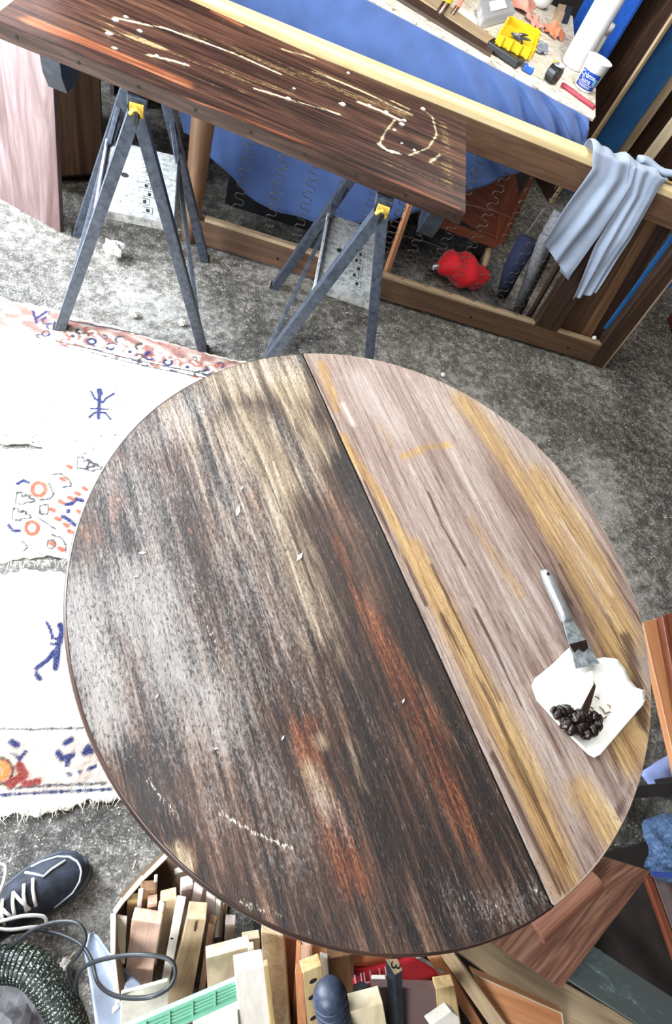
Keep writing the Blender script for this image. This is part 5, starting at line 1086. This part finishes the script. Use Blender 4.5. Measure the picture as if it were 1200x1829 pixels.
# ================================================================ RIGHT EDGE
mb, p = flat([(1148,1112),(1186,1100),(1290,1500),(1238,1500)], .45, .02); o = mesh_obj('orange_board', mb, M['orange'], bevel=.002); tag(o, 'orange-brown board lying at the right edge beside the table', 'board')
mb, p = flat([(1183,1100),(1240,1080),(1300,1330),(1225,1330)], .475, .02); o = mesh_obj('red_board', mb, M['redwood'], bevel=.002); tag(o, 'reddish board stacked on the orange board at the right edge', 'board')
st_ = thing('low_stool', 'low dark stool carrying the boards at the right edge', 'stool', at(1270, 1250, 0))
c_ = at(1270, 1290, .42); mesh_obj('seat', MB().box((c_[0]+.02, c_[1], .417), (.26, .36, .022)), M['dark'], st_, bevel=.004)
for a, b in ((-.1, -.14), (.14, -.14), (-.1, .14), (.14, .14)): mesh_obj('leg', MB().box((c_[0]+.02+a*.8, c_[1]+b, .203), (.03, .03, .404)), M['dark'], st_)
def drape(name, label, pix, z, th, mat, seed, cat='cloth'):
    n = len(pix); c0 = sum(at(x, y, z) for x, y in pix)/n; mb = MB(); rings = 7; vv = []
    dense = []
    for i in range(n):
        for k in range(5): a, b = np.array(pix[i]), np.array(pix[(i+1) % n]); dense.append(a+(b-a)*k/5)
    m = len(dense)
    for r in range(rings):
        f_ = 1-r/(rings-1)*.999
        for i, (x, y) in enumerate(dense):
            p = at(x, y, z); q = c0+(p-c0)*f_; q[2] = z+th*(1-f_**4)*(1+.35*math.sin(q[0]*60+seed)*math.cos(q[1]*50))+.003*math.sin(q[0]*90+q[1]*70+seed); vv.append(q)
    mb.add(vv, [(r*m+i, r*m+(i+1) % m, (r+1)*m+(i+1) % m, (r+1)*m+i) for r in range(rings-1) for i in range(m)])
    o = mesh_obj(name, mb, mat, smooth=True, solid=.004); return tag(o, label, cat)
drape('pale_blue_cloth', 'pale periwinkle cloth lying on the floor at the right edge', [(1144,1385),(1148,1378),(1182,1356),(1225,1335),(1260,1400),(1205,1413),(1176,1419),(1162,1410)], .02, .02, M['peri'], 1)
tw = drape('blue_towel', 'fluffy blue towel with navy stripe hanging at the right edge', [(1147,1474),(1152,1466),(1186,1455),(1240,1460),(1250,1560),(1200,1576),(1168,1566),(1148,1548),(1162,1528),(1158,1510),(1148,1494)], .40, .025, M['towel'], 2)
q = [at(x, y, .434) for x, y in [(1162,1556),(1230,1560),(1230,1570),(1165,1566)]]; s_ = MB().hexa(q+[p+[0, 0, .002] for p in q]); s_o = mesh_obj('navy_stripe', s_, M['towelstripe'], tw)
rcb = thing('red_cabinet', 'red-brown polished wooden cabinet at the lower right edge under the towel', 'cabinet', at(1190, 1640, 0))
ctr = at(1158, 1585, .395)
mesh_obj('carcass', MB().hexa([np.array([ctr[0]+x, ctr[1]+y, z]) for z in (.002, .385) for x, y in ((0.01, -.40), (.5, -.40), (.5, .02), (0.01, .02))]), M['dark'], rcb, bevel=.003)  # carcass coloured dark to paint the deep shadow beside the cabinet
for k, (x0, x1, mt) in enumerate([(0.0, .018, 'redwood'), (.022, .065, 'pinkboard'), (.069, .11, 'redwood')]):
    mesh_obj('top_strip', MB().hexa([np.array([ctr[0]+x, ctr[1]+y, z]) for z in (.3855, .398) for x, y in ((x0, -.40), (x1, -.40), (x1, .02), (x0, .02))]), M[mt], rcb, bevel=.002)
o = mesh_obj('dark_red_cabinet', MB().box(at(1200, 620, .0)+np.array([.22, -.05, .30]), (.4, .5, .596), (.95, -.3, 0)), M['darkred'], bevel=.004); tag(o, 'dark red wooden cupboard corner at the right edge beyond the sofa frame', 'cupboard')
# ceiling tube lamp above the bench area (above the frame)
lm = thing('tube_lamp', 'long white ceiling tube lamp above the work area', 'lamp', (1.6, 2.2, 2.64))
mesh_obj('housing', MB().box((1.6, 2.2, 2.72), (.12, 1.4, .10)), M['white'], lm, bevel=.004)
